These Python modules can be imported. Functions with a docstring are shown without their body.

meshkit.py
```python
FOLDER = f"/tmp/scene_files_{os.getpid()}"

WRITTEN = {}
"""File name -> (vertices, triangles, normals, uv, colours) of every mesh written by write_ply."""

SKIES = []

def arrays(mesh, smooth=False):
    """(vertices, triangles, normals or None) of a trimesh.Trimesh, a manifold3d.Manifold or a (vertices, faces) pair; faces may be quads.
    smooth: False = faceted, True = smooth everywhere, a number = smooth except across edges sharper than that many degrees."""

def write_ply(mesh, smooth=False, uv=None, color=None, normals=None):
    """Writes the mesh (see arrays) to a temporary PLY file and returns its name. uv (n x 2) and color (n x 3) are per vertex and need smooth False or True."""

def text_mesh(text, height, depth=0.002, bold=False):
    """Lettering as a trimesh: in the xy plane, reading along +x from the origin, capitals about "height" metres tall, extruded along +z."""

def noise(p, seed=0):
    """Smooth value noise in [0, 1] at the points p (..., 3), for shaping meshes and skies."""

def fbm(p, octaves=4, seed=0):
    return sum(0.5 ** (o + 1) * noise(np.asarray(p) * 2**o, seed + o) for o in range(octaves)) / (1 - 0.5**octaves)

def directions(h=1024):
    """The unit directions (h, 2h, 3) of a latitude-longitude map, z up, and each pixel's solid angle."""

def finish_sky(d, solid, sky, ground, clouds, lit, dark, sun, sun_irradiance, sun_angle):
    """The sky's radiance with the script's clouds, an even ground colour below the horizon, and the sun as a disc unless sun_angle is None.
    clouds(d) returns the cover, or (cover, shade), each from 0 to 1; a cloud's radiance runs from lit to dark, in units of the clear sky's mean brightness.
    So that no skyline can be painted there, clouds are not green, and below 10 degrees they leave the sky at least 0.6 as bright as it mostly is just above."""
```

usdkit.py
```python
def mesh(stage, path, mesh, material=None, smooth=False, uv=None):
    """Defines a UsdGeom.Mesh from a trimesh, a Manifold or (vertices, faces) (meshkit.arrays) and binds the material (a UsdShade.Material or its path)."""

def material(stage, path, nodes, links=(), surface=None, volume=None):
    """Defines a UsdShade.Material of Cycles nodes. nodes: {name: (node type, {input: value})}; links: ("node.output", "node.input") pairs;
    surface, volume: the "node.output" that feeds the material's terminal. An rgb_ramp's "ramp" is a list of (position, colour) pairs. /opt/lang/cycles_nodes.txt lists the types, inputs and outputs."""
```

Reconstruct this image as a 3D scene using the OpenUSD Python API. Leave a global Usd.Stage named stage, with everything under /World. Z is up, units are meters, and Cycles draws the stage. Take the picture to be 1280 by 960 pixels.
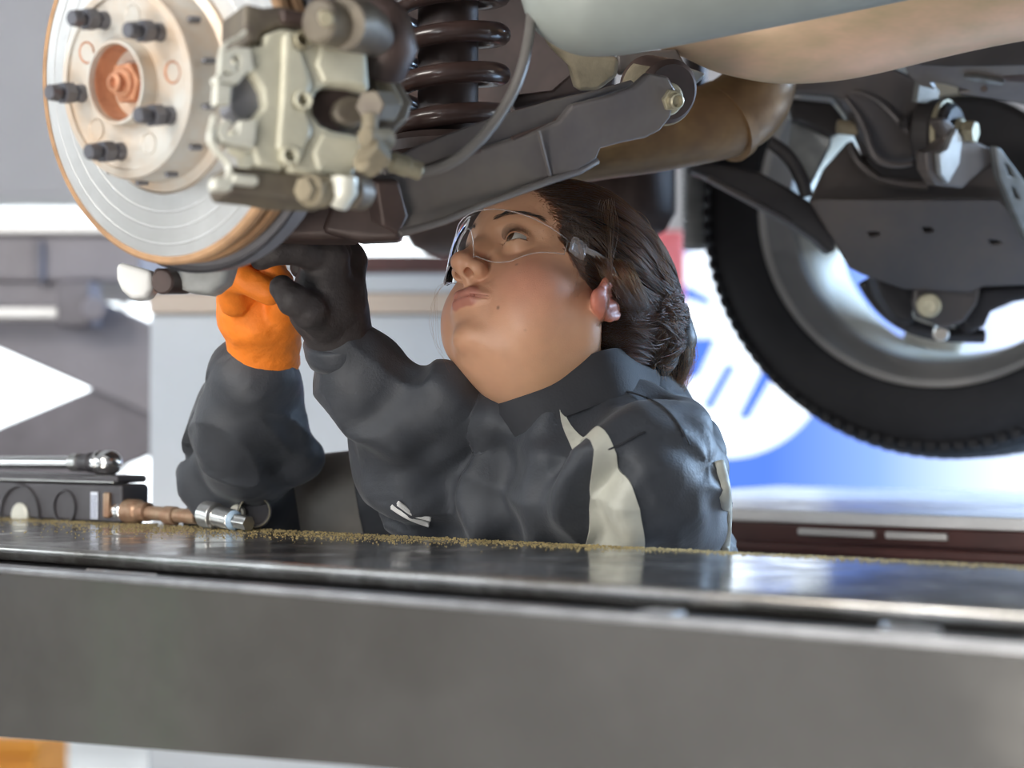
import math, random
import numpy as np, trimesh, manifold3d as m3d, usdkit, meshkit
from shapely.geometry import Polygon
from pxr import Usd, UsdGeom, UsdLux, UsdShade, Gf, Sdf, Vt

random.seed(7)
rng = np.random.default_rng(7)
stage = Usd.Stage.CreateInMemory()
UsdGeom.SetStageUpAxis(stage, "Z")
UsdGeom.SetStageMetersPerUnit(stage, 1.0)
UsdGeom.Xform.Define(stage, "/World")
UsdGeom.Scope.Define(stage, "/World/Looks")

# ------------------------------------------------------------------ camera, sky, lamps, exposure
F = 2100.0                                  # focal length in pixels of the 1280 x 960 frame
RT, H = 1.10, 0.105                         # height of the lift runways, camera above them
PITCH = math.atan(55 / F)
C = np.array([0.0, 0.0, RT + H])
CR = np.array([1.0, 0, 0])
CF = np.array([0.0, math.cos(PITCH), math.sin(PITCH)])
CU = np.array([0.0, -math.sin(PITCH), math.cos(PITCH)])
CB = np.stack([CR, CF, CU], 1)
cam = UsdGeom.Camera.Define(stage, "/World/camera")
cam.CreateHorizontalApertureAttr(36.0)
cam.CreateFocalLengthAttr(36.0 * F / 1280)
cam.CreateFStopAttr(3.0)
cam.CreateFocusDistanceAttr(1.60)
cam.CreateClippingRangeAttr(Gf.Vec2f(0.05, 500))
cam.CreateExposureAttr(EXPOSURE := 1.22)
cam.AddTransformOp().Set(Gf.Matrix4d(*[float(v) for v in np.vstack([
    np.append(CR, 0), np.append(CU, 0), np.append(-CF, 0), np.append(C, 1)]).ravel()]))

dome = UsdLux.DomeLight.Define(stage, "/World/sky")
dome.CreateIntensityAttr(0.6)
dome.CreateColorAttr(Gf.Vec3f(0.93, 0.97, 1.0))

def rect_light(name, pos, target, w, h, power, color):
    l = UsdLux.RectLight.Define(stage, "/World/" + name)
    l.CreateWidthAttr(w); l.CreateHeightAttr(h); l.CreateIntensityAttr(power); l.CreateColorAttr(Gf.Vec3f(*color))
    pos, target = np.array(pos, float), np.array(target, float)
    z = pos - target; z /= np.linalg.norm(z)
    x = np.cross([0, 0, 1.0], z)
    x = np.array([1.0, 0, 0]) if np.linalg.norm(x) < 1e-6 else x / np.linalg.norm(x)
    y = np.cross(z, x)
    l.AddTransformOp().Set(Gf.Matrix4d(*[float(v) for v in np.vstack([np.append(x, 0), np.append(y, 0), np.append(z, 0), np.append(pos, 1)]).ravel()]))
    return l

rect_light("unseen_key_light", (-2.6, -1.0, 3.2), (0.1, 1.6, 1.3), 1.8, 1.0, 7.0, (1, .95, .88))  # out of view, placed high on the left to light the woman
rect_light("unseen_rear_light", (2.5, 3.0, 2.0), (0.25, 1.65, 1.2), 1.0, 0.8, 22.0, (.45, .68, 1.0))  # out of view, placed for the blue rim on her back and hair
rect_light("unseen_low_light", (-1.0, -0.5, 0.45), (0.15, 1.7, 1.5), 0.7, 0.5, 10.5, (1, .93, .85))  # out of view, placed low to light the underside and her jaw

# ------------------------------------------------------------------ helpers: pixels to points, axes
def P(x, y, d):
    """the point at depth d (metres along the optical axis) seen at pixel x, y"""
    return C + CR * ((x - 640) / F * d) + CU * ((480 - y) / F * d) + CF * d

def ray(x, y):
    v = CR * ((x - 640) / F) + CU * ((480 - y) / F) + CF
    return v

AZ = math.radians(36)
AX = np.array([math.sin(AZ), math.cos(AZ), 0.0])      # the car's axle, from the near wheel to the far one
VX = np.array([math.cos(AZ), -math.sin(AZ), 0.0])     # along the runways, to the right and towards us
UP = np.array([0, 0, 1.0])

# ------------------------------------------------------------------ helpers: things, parts, labels
COUNT = {}
def numbered(parent, name):
    k = (parent, name)
    n = COUNT.get(k, 0); COUNT[k] = n + 1
    return f"{parent}/{name}" + (f"_{n:03d}" if n else "")

def meta(prim, label=None, category=None, group=None, kind=None):
    for k, v in (("label", label), ("category", category), ("group", group), ("kind", kind)):
        if v: prim.SetCustomDataByKey(k, v)

ORIGIN = {}
def thing(name, label, category, loc, group=None, kind=None, yaw=None):
    p = numbered("/World", name)
    x = UsdGeom.Xform.Define(stage, p)
    x.AddTranslateOp().Set(Gf.Vec3d(*[float(v) for v in loc]))
    if yaw is not None: x.AddRotateZOp().Set(float(yaw))
    meta(x.GetPrim(), label, category, group, kind)
    ORIGIN[p] = np.array(loc, float)
    return p

def verts(mesh):
    if hasattr(mesh, "to_mesh"):
        m = mesh.to_mesh(); return np.array(m.vert_properties[:, :3], float), np.array(m.tri_verts)
    if isinstance(mesh, (tuple, list)): return np.array(mesh[0], float), np.array(mesh[1])
    return np.array(mesh.vertices, float), np.array(mesh.faces)

def part(parent, name, mesh, material, label=None, smooth=35, kind=None, col=None):
    """mesh in world coordinates -> a Mesh prim under its thing"""
    v, f = verts(mesh)
    root = "/" + "/".join(parent.split("/")[1:3])
    v = v - ORIGIN.get(root, np.zeros(3))
    p = numbered(parent, name)
    g = usdkit.mesh(stage, p, (v, f), material, smooth=smooth)
    if col is not None:
        UsdGeom.PrimvarsAPI(g).CreatePrimvar("col", Sdf.ValueTypeNames.Color3fArray, "vertex").Set(Vt.Vec3fArray.FromNumpy(np.asarray(col, np.float32)))
    meta(g.GetPrim(), label, kind=kind)
    return p

def single(name, mesh, material, label, category, smooth=35, group=None, kind=None):
    """a thing that is one mesh, its origin at the middle of its foot"""
    v, f = verts(mesh)
    o = np.array([(v[:, 0].min() + v[:, 0].max()) / 2, (v[:, 1].min() + v[:, 1].max()) / 2, v[:, 2].min()])
    p = numbered("/World", name)
    g = usdkit.mesh(stage, p, (v - o, f), material, smooth=smooth)
    UsdGeom.Xformable(g.GetPrim()).AddTranslateOp().Set(Gf.Vec3d(*[float(t) for t in o]))
    meta(g.GetPrim(), label, category, group, kind)
    return p

def struct(name, mesh, material, smooth=False):
    p = numbered("/World", name)
    g = usdkit.mesh(stage, p, mesh, material, smooth=smooth)
    meta(g.GetPrim(), kind="structure")
    return p

def cat(*ms):
    vs, fs, n = [], [], 0
    for m in ms:
        v, f = verts(m); vs.append(v); fs.append(f + n); n += len(v)
    return np.vstack(vs), np.vstack(fs)

# ------------------------------------------------------------------ helpers: shapes
def frame(z, hint=UP):
    z = np.asarray(z, float) / np.linalg.norm(z)
    x = np.cross(hint, z)
    if np.linalg.norm(x) < 1e-4: x = np.cross([1.0, 0, 0], z)
    x /= np.linalg.norm(x)
    return x, np.cross(z, x), z

def place(mesh, origin, x, y, z):
    v, f = verts(mesh)
    return v[:, :1] * x + v[:, 1:2] * y + v[:, 2:3] * z + np.asarray(origin), f

def rbox(size, r=0.004, seg=8):
    sx, sy, sz = [max(s / 2 - r, 1e-4) for s in size]
    s = m3d.Manifold.sphere(r, seg)
    return m3d.Manifold.batch_hull([s.translate([a * sx, b * sy, c * sz]) for a in (-1, 1) for b in (-1, 1) for c in (-1, 1)])

def box_at(center, size, x, y, z, r=0.004):
    return place(rbox(size, r), center, x, y, z)

def lathe(profile, origin, axis, n=64, closed=False):
    """profile: (radius, height along axis) pairs"""
    pr = np.array(profile, float)
    x, y, z = frame(axis)
    t = np.linspace(0, 2 * np.pi, n, endpoint=False)
    v = (pr[:, None, :1] * (np.cos(t)[None, :, None] * x + np.sin(t)[None, :, None] * y) + pr[:, None, 1:] * z).reshape(-1, 3) + np.asarray(origin)
    k = len(pr); f = []
    for i in range(k if closed else k - 1):
        j = (i + 1) % k
        a = i * n + np.arange(n); b = j * n + np.arange(n)
        a2, b2 = np.roll(a, -1), np.roll(b, -1)
        f += [np.stack([a, a2, b2], 1), np.stack([a, b2, b], 1)]
    return v, np.vstack(f)

def cyl(a, b, r, r2=None, n=32, bev=0.15):
    a, b = np.asarray(a, float), np.asarray(b, float)
    L = np.linalg.norm(b - a); r2 = r if r2 is None else r2
    c = min(bev * min(r, r2), L * 0.3)
    return lathe([(1e-5, 0), (r - c, 0), (r, c), (r2, L - c), (r2 - c, L), (1e-5, L)], a, b - a, n)

def hexprism(a, b, r):
    return cyl(a, b, r, n=6, bev=0.08)

def smooth_path(pts, n):
    from scipy.interpolate import CubicSpline
    pts = np.array(pts, float)
    s = np.r_[0, np.cumsum(np.linalg.norm(np.diff(pts, axis=0), axis=1))]
    return CubicSpline(s, pts)(np.linspace(0, s[-1], n))

def tube(path, r, n=16, caps=True):
    path = np.array(path, float); k = len(path)
    r = np.broadcast_to(np.asarray(r, float), (k,)) if np.ndim(r) < 2 else r
    t = np.gradient(path, axis=0); t /= np.linalg.norm(t, axis=1, keepdims=True)
    x = frame(t[0])[0]; X = []
    for i in range(k):
        x = x - t[i] * (x @ t[i]); x = x / np.linalg.norm(x); X.append(x)
    X = np.array(X); Y = np.cross(t, X)
    an = np.linspace(0, 2 * np.pi, n, endpoint=False)
    v = (path[:, None] + r[:, None, None] * (np.cos(an)[None, :, None] * X[:, None] + np.sin(an)[None, :, None] * Y[:, None])).reshape(-1, 3)
    f = []
    for i in range(k - 1):
        a = i * n + np.arange(n); b = a + n
        a2, b2 = np.roll(a, -1), np.roll(b, -1)
        f += [np.stack([a, a2, b2], 1), np.stack([a, b2, b], 1)]
    if caps:
        v = np.vstack([v, path[0], path[-1]])
        a = np.arange(n); f.append(np.stack([np.full(n, k * n), np.roll(a, -1), a], 1))
        a = (k - 1) * n + np.arange(n); f.append(np.stack([np.full(n, k * n + 1), a, np.roll(a, -1)], 1))
    return v, np.vstack(f)

def to_plane(poly, pt, nrm):
    """pixels -> 2-D coordinates on the plane through pt with normal nrm, and the plane's frame"""
    nrm = np.asarray(nrm, float) / np.linalg.norm(nrm)
    if nrm @ CF > 0: nrm = -nrm
    x, y, z = frame(nrm)
    out = []
    for px, py in poly:
        d = ray(px, py); t = ((pt - C) @ nrm) / (d @ nrm)
        q = C + d * t - pt
        out.append((q @ x, q @ y))
    return np.array(out), (x, y, z)

def plate(poly, pt, nrm, thick, bevel=0.003, holes=(), seg=8):
    """a slab with rounded edges: its front outline as the pixels say, thickness going back"""
    q, (x, y, z) = to_plane(poly, pt, nrm)
    pg = Polygon(q).buffer(0)
    for h in holes:
        pg = pg.difference(Polygon(to_plane(h, pt, nrm)[0]).buffer(0))
    if pg.geom_type != "Polygon": pg = max(pg.geoms, key=lambda g: g.area)
    pg = pg.simplify(0.0004)
    rings = [list(pg.exterior.coords)[:-1]] + [list(i.coords)[:-1] for i in pg.interiors]
    cs = m3d.CrossSection(rings, m3d.FillRule.EvenOdd)
    if bevel:
        inner = cs.offset(-bevel, m3d.JoinType.Miter)
        m = inner.extrude(max(thick - 2 * bevel, 1e-4)).translate([0, 0, bevel]).minkowski_sum(m3d.Manifold.sphere(bevel, seg))
        if m.num_tri() == 0: m = cs.extrude(thick)
    else:
        m = cs.extrude(thick)
    return place(m.translate([0, 0, -thick]), pt, x, y, z)

def ellipse_px(cx, cy, a, b, n=28, t0=0, t1=360):
    t = np.radians(np.linspace(t0, t1, n, endpoint=(t1 - t0) % 360 != 0))
    return [(cx + a * math.cos(k), cy + b * math.sin(k)) for k in t]

def jitter(mesh, amp, freq):
    v, f = verts(mesh)
    n = np.stack([meshkit.fbm(v * freq + k * 17.3) for k in range(3)], 1)
    return v + amp * n, f

# ------------------------------------------------------------------ helpers: implicit surfaces for bodies and castings
def mix(a, b, t): return a + (b - a) * t
def smin(a, b, k):
    h = np.clip(0.5 + 0.5 * (b - a) / k, 0, 1)
    return mix(b, a, h) - k * h * (1 - h)
def smax(a, b, k): return -smin(-a, -b, k)
def rc(p, a, b, r1, r2):
    a, b = np.asarray(a, float), np.asarray(b, float)
    ba = b - a; t = np.clip((p - a) @ ba / (ba @ ba), 0, 1)
    return np.linalg.norm(p - a - t[:, None] * ba, axis=1) - (r1 + (r2 - r1) * t)
def ell(p, c, r, M=None):
    q = p - np.asarray(c, float)
    if M is not None: q = q @ M
    r = np.asarray(r, float)
    k0 = np.linalg.norm(q / r, axis=1); k1 = np.linalg.norm(q / r ** 2, axis=1)
    return k0 * (k0 - 1) / np.maximum(k1, 1e-9)
def chain(p, pts, rs, k):
    d = None
    for i in range(len(pts) - 1):
        e = rc(p, pts[i], pts[i + 1], rs[i], rs[i + 1])
        d = e if d is None else smin(d, e, k)
    return d
def rot(ax, deg):
    return trimesh.transformations.rotation_matrix(math.radians(deg), ax)[:3, :3]

def surface(f, lo, hi, h, c=6):
    """surface nets of f = 0, evaluated only near the surface"""
    lo, hi = np.asarray(lo, float), np.asarray(hi, float)
    nb = np.ceil((hi - lo) / (h * c)).astype(int)
    n = nb * c
    g = np.stack(np.meshgrid(*[np.arange(k) for k in nb], indexing="ij"), -1).reshape(-1, 3)
    cen = lo + (g + 0.5) * c * h - 0.5 * h
    fc = f(cen)
    V = np.repeat(np.repeat(np.repeat(fc.reshape(nb), c, 0), c, 1), c, 2)
    act = np.abs(fc) < 1.7 * c * h
    off = np.stack(np.meshgrid(*[np.arange(c)] * 3, indexing="ij"), -1).reshape(-1, 3)
    gi = g[act]
    for s in range(0, len(gi), 3000):
        idx = (gi[s:s + 3000, None] * c + off[None]).reshape(-1, 3)
        V[idx[:, 0], idx[:, 1], idx[:, 2]] = f(lo + idx * h)
    S = V < 0
    cnt = np.zeros(tuple(n - 1), np.int8)
    cor = [(i, j, k) for i in (0, 1) for j in (0, 1) for k in (0, 1)]
    sl = lambda A, o: A[o[0]:n[0] - 1 + o[0], o[1]:n[1] - 1 + o[1], o[2]:n[2] - 1 + o[2]]
    for o in cor: cnt += sl(S, o)
    ci = np.argwhere((cnt > 0) & (cnt < 8))
    idm = np.full(tuple(n - 1), -1, np.int32); idm[tuple(ci.T)] = np.arange(len(ci))
    acc = np.zeros((len(ci), 3)); w = np.zeros(len(ci))
    vc = {o: V[tuple((ci + o).T)] for o in cor}
    for a in cor:
        for ax in range(3):
            if a[ax]: continue
            b = tuple(1 if q == ax else a[q] for q in range(3))
            m = (vc[a] < 0) != (vc[b] < 0)
            t = np.where(m, vc[a] / np.where(m, vc[a] - vc[b], 1), 0)
            p = np.tile(np.array(a, float), (len(ci), 1)); p[:, ax] = t
            acc[m] += p[m]; w += m
    X = lo + (ci + acc / w[:, None]) * h
    faces = []
    for ax in range(3):
        u, v = [q for q in range(3) if q != ax]
        A = S; B = np.roll(S, -1, ax)
        e = np.argwhere(A != B)
        e = e[(e[:, ax] < n[ax] - 1) & (e[:, u] > 0) & (e[:, v] > 0) & (e[:, u] < n[u] - 1) & (e[:, v] < n[v] - 1)]
        du, dv = np.eye(3, dtype=int)[u], np.eye(3, dtype=int)[v]
        q = [idm[tuple((e - s * du - t * dv).T)] for s, t in ((1, 1), (0, 1), (0, 0), (1, 0))]
        q = np.stack(q, 1)
        flip = A[tuple(e.T)] if ax != 1 else ~A[tuple(e.T)]
        q = np.where(flip[:, None], q, q[:, ::-1])
        q = q[(q >= 0).all(1)]
        faces += [q[:, [0, 1, 2]], q[:, [0, 2, 3]]]
    return X, np.vstack(faces)

# ------------------------------------------------------------------ materials
LOOKS = {}
def mat(name, color, rough=0.5, metal=0.0, vary=0.0, vscale=8.0, color2=None, bump=0.0, bscale=60.0, stretch=None, coat=0.0, sheen=0.0, rvary=0.0, **kw):
    nodes = {"p": ("principled_bsdf", {"base_color": color, "roughness": rough, "metallic": metal, "coat_weight": coat, "sheen_weight": sheen, **kw})}
    links = []
    if vary or bump or color2 is not None or rvary:
        nodes["tc"] = ("texture_coordinate", {})
        src = "tc.object"
        if stretch is not None:
            nodes["mp"] = ("mapping", {"scale": stretch}); links.append(("tc.object", "mp.vector")); src = "mp.vector"
    if vary or color2 is not None:
        c2 = color2 if color2 is not None else tuple(min(1, c * (1 - vary)) for c in color)
        c1 = color if color2 is not None else tuple(min(1, c * (1 + vary)) for c in color)
        nodes["n"] = ("noise_texture", {"scale": vscale, "detail": 5.0, "roughness": 0.6})
        nodes["r"] = ("rgb_ramp", {"ramp": [(0.36, c1), (0.64, c2)]})
        links += [(src, "n.vector"), ("n.fac", "r.fac"), ("r.color", "p.base_color")]
    if rvary:
        nodes["rn"] = ("noise_texture", {"scale": vscale * 2.3, "detail": 4.0})
        nodes["rm"] = ("map_range", {"from_min": 0.3, "from_max": 0.7, "to_min": max(rough - rvary, 0.03), "to_max": min(rough + rvary, 1)})
        links += [(src, "rn.vector"), ("rn.fac", "rm.value"), ("rm.result", "p.roughness")]
    if bump:
        nodes["bn"] = ("noise_texture", {"scale": bscale, "detail": 4.0})
        nodes["b"] = ("bump", {"strength": 1.0, "distance": bump})
        links += [(src, "bn.vector"), ("bn.fac", "b.height"), ("b.normal", "p.normal")]
    LOOKS[name] = usdkit.material(stage, "/World/Looks/" + name, nodes, links, surface="p.BSDF")
    return LOOKS[name]

def glow(name, color, strength):
    LOOKS[name] = usdkit.material(stage, "/World/Looks/" + name, {"e": ("emission", {"color": color, "strength": strength})}, [], surface="e.emission")
    return LOOKS[name]

def coloured(name, rough=0.5, bump=0.0, bscale=200.0, mottle=0.0, mscale=120.0, **kw):
    """colour from the mesh's own col primvar (the thing's own colouring), with fine mottling"""
    nodes = {"a": ("attribute", {"attribute": "col"}), "p": ("principled_bsdf", {"roughness": rough, **kw}), "tc": ("texture_coordinate", {})}
    links = []
    if mottle:
        nodes["n"] = ("noise_texture", {"scale": mscale, "detail": 4.0})
        nodes["mr"] = ("rgb_ramp", {"ramp": [(0.3, (1 - mottle,) * 3), (0.7, (1 + 0,) * 3)]})
        nodes["mx"] = ("mix", {"mix_type": "multiply", "fac": 1.0})
        links += [("tc.object", "n.vector"), ("n.fac", "mr.fac"), ("a.color", "mx.color1"), ("mr.color", "mx.color2"), ("mx.color", "p.base_color")]
    else:
        links.append(("a.color", "p.base_color"))
    if bump:
        nodes["bn"] = ("noise_texture", {"scale": bscale, "detail": 3.0}); nodes["b"] = ("bump", {"strength": 1.0, "distance": bump})
        links += [("tc.object", "bn.vector"), ("bn.fac", "b.height"), ("b.normal", "p.normal")]
    LOOKS[name] = usdkit.material(stage, "/World/Looks/" + name, nodes, links, surface="p.BSDF")
    return LOOKS[name]
# ------------------------------------------------------------------ surfaces
mat("floor_paint", (0.42, 0.40, 0.38), 0.35, vary=0.15, vscale=1.2, rvary=0.1)
mat("wall_paint", (0.72, 0.70, 0.72), 0.7, vary=0.05, vscale=0.6)
mat("ceiling_paint", (0.6, 0.6, 0.6), 0.8)
mat("white_enamel", (0.60, 0.65, 0.71), 0.35, vary=0.04, vscale=3)
mat("beige_trim", (0.62, 0.52, 0.44), 0.5)
mat("lift_grey", (0.150, 0.146, 0.138), 0.15, metal=0.55, vary=0.12, vscale=5, rvary=0.05, coat=1.0, coat_roughness=0.06)
mat("lift_edge", (0.42, 0.43, 0.45), 0.3, metal=0.7, vary=0.2, vscale=20)
mat("deck_steel", (0.72, 0.72, 0.71), 0.17, metal=0.9, color2=(0.36, 0.34, 0.31), vscale=9, rvary=0.08, bump=0.00016, bscale=50)
mat("dust", (0.48, 0.38, 0.18), 0.95, vary=0.3, vscale=40)
mat("dark_gap", (0.02, 0.016, 0.016), 0.6)  # near-black, the shade inside gaps and recesses put into the colour
mat("glare_white_deck", (0.80, 0.80, 0.80), 0.30, vary=0.12, vscale=6, rvary=0.1)  # glare from the bright background put into the white of this deck
mat("oxide_red", (0.075, 0.022, 0.018), 0.45, vary=0.3, vscale=6)
mat("hazed_dark_paint", (0.17, 0.155, 0.175), 0.5, vary=0.2, vscale=5)  # lightened and tinted lilac to put the pale haze into the colour
mat("hazed_mid_paint", (0.27, 0.25, 0.275), 0.5, vary=0.1, vscale=5)  # same pale haze mixed into the mid tone
mat("pale_metal", (0.66, 0.64, 0.62), 0.35, metal=0.3)
mat("window_frame", (0.7, 0.7, 0.7), 0.5)
mat("red_paint", (0.72, 0.16, 0.15), 0.4, vary=0.06, vscale=5)
mat("green_paint", (0.06, 0.30, 0.10), 0.4)
mat("car_paint", (0.03, 0.032, 0.04), 0.2, coat=0.6)
mat("black_glass", (0.01, 0.01, 0.012), 0.05)
mat("alloy", (0.62, 0.60, 0.57), 0.3, metal=0.8)
mat("rubber", (0.010, 0.009, 0.011), 0.7, vary=0.2, vscale=30, bump=0.0006, bscale=60)
mat("chrome", (0.80, 0.79, 0.77), 0.10, metal=1.0)
mat("orange_vinyl", (0.85, 0.32, 0.03), 0.5)
glow("sign_blue", (0.10, 0.22, 0.75), 0.55)
glow("sign_pale", (0.55, 0.68, 1.0), 1.0)
glow("sign_white", (0.78, 0.88, 1.0), 0.9)
usdkit.material(stage, "/World/Looks/window_glass", {"t": ("transparent_bsdf", {"color": (0.95, 0.97, 0.98)}), "g": ("glossy_bsdf", {"color": (1, 1, 1), "roughness": 0.02}),
    "f": ("fresnel", {"IOR": 1.45}), "m": ("mix_closure", {})}, [("f.fac", "m.fac"), ("t.BSDF", "m.closure1"), ("g.BSDF", "m.closure2")], surface="m.closure")
LOOKS["window_glass"] = "/World/Looks/window_glass"
M = LOOKS
EX, EY = np.array([1.0, 0, 0]), np.array([0, 1.0, 0])

def wbox(x0, x1, y0, y1, z0, z1, r=0.0):
    c = np.array([(x0 + x1) / 2, (y0 + y1) / 2, (z0 + z1) / 2]); s = (x1 - x0, y1 - y0, z1 - z0)
    if r: return box_at(c, s, EX, EY, UP, r)
    b = trimesh.creation.box(s); b.apply_translation(c); return np.array(b.vertices), np.array(b.faces)

# ------------------------------------------------------------------ the workshop
struct("floor", wbox(-9, 7, -9, 9.2, -0.1, 0), M["floor_paint"])
struct("ceiling", wbox(-9.2, 7.2, -6.4, 9.4, 4.6, 4.7), M["ceiling_paint"])  # out of view, runs behind the camera to block flat sky light
def wall_with_openings(name, axis, pos, lo, hi, z1, openings):
    """a wall 0.2 thick in the plane axis = pos, with rectangular openings (a0, a1, z0, z1)"""
    pg = Polygon([(lo, 0), (hi, 0), (hi, z1), (lo, z1)])
    for a0, a1, b0, b1 in openings: pg = pg.difference(Polygon([(a0, b0), (a1, b0), (a1, b1), (a0, b1)]))
    m = trimesh.creation.extrude_polygon(pg, 0.2)
    v = np.array(m.vertices)
    w = np.stack([v[:, 0], pos + v[:, 2], v[:, 1]], 1) if axis == 1 else np.stack([pos + v[:, 2], v[:, 0], v[:, 1]], 1)
    struct(name, (w, np.array(m.faces)), M["wall_paint"])
WINS = {"back": [(-4.9, -3.1, 0.55, 2.45), (-3.0, -1.2, 0.55, 2.45), (-1.1, 0.5, 0.55, 2.45), (0.9, 2.4, 0.7, 2.6), (2.6, 4.6, 0.7, 2.6)],
        "left": [(-1.5, 0.6, 2.3, 4.0), (1.2, 3.3, 1.6, 4.0), (3.9, 6.0, 1.4, 4.0), (6.4, 8.4, 1.4, 4.0)], "right": [(0.5, 3.2, 0.9, 3.8), (3.6, 6.4, 0.9, 3.8)]}  # left and right windows out of view, placed to light from the sides
wall_with_openings("wall_back", 1, 9.0, -9, 7, 4.6, WINS["back"])
wall_with_openings("wall_left", 0, -9.0, -6.2, 9, 4.6, WINS["left"])
wall_with_openings("wall_right", 0, 6.8, -6.2, 9, 4.6, WINS["right"])  # out of view, carried past the camera to cut flat side light
wall_with_openings("wall_front", 1, -6.2, -9, 7, 4.6, [(-8.2, -1.6, 0.001, 3.9)])  # out of view, blocks flat front light; its opening lights from the left
k = 0
for side, axis, pos in (("back", 1, 9.05), ("left", 0, -8.95), ("right", 0, 6.85)):
    for a0, a1, z0, z1 in WINS[side]:
        k += 1
        def slab(u0, u1, w0, w1, t):
            return wbox(u0, u1, pos, pos + t, w0, w1) if axis == 1 else wbox(pos, pos + t, u0, u1, w0, w1)
        p = numbered("/World", f"window_{k}"); UsdGeom.Xform.Define(stage, p); stage.GetPrimAtPath(p).SetCustomDataByKey("kind", "structure")
        t = 0.06
        part(p, "window_frame", cat(slab(a0, a1, z0, z0 + t, .08), slab(a0, a1, z1 - t, z1, .08), slab(a0, a0 + t, z0 + t, z1 - t, .08), slab(a1 - t, a1, z0 + t, z1 - t, .08)), M["window_frame"], smooth=False)
        mid = (a0 + a1) / 2
        part(p, "mullion", slab(mid - .02, mid + .02, z0 + t, z1 - t, .07), M["window_frame"], smooth=False)
        part(p, "pane", slab(a0 + t, mid - .02, z0 + t, z1 - t, .01), M["window_glass"], smooth=False)
        part(p, "pane", slab(mid + .02, a1 - t, z0 + t, z1 - t, .01), M["window_glass"], smooth=False)

# ------------------------------------------------------------------ the lift runway in front of us
def on_deck(x, y, z=RT):
    r = ray(x, y); return C + r * ((z - C[2]) / r[2])
deck_near, deck_far = on_deck(640, 722), on_deck(640, 676)
wid = (deck_far - deck_near) @ AX
def along(p, s, t=0.0, z=0.0): return p + VX * s + AX * t + UP * z
S0, S1 = -2.6, 1.5
runway = thing("lift_runway", "dusty grey steel lift runway with a glossy dark side plate below it", "lift runway", along(deck_near, 0, 0, -RT))
cen = along(deck_near, (S0 + S1) / 2, wid / 2, -0.007)
part(runway, "deck_plate", box_at(cen, (S1 - S0, wid, 0.014), VX, AX, UP, 0.004), M["deck_steel"])
plate_pt = on_deck(640, 757, RT - 0.010)
q0, q1 = plate_pt + VX * S0, plate_pt + VX * S1
lipz = 0.005
def face_poly(pts):   # (distance along, z) outline -> slab along AX
    pg = trimesh.creation.extrude_polygon(Polygon(pts), 0.012)
    v = np.array(pg.vertices)
    return plate_pt + v[:, :1] * VX + v[:, 1:2] * UP + v[:, 2:3] * AX, np.array(pg.faces)
sA = (P(0, 921, 1.0), P(440, 957, 1.0))
def hit(x, y):
    r = ray(x, y); t = ((plate_pt - C) @ AX) / (r @ AX); q = C + r * t - plate_pt; return q @ VX, q @ UP
(b0s, b0z), (b1s, b1z) = hit(0, 921), hit(440, 957)
bz = lambda s: b0z + (b1z - b0z) * (s - b0s) / (b1s - b0s)
part(runway, "side_plate", face_poly([(S0, -lipz), (S0, bz(S0 * 0.5)), (b0s, b0z), (b1s, b1z), (S1 * 0.5, bz(S1 * 0.3)), (S1, bz(S1 * 0.3)), (S1, -lipz)]), M["lift_grey"], "glossy dark grey side plate", smooth=False)
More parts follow.
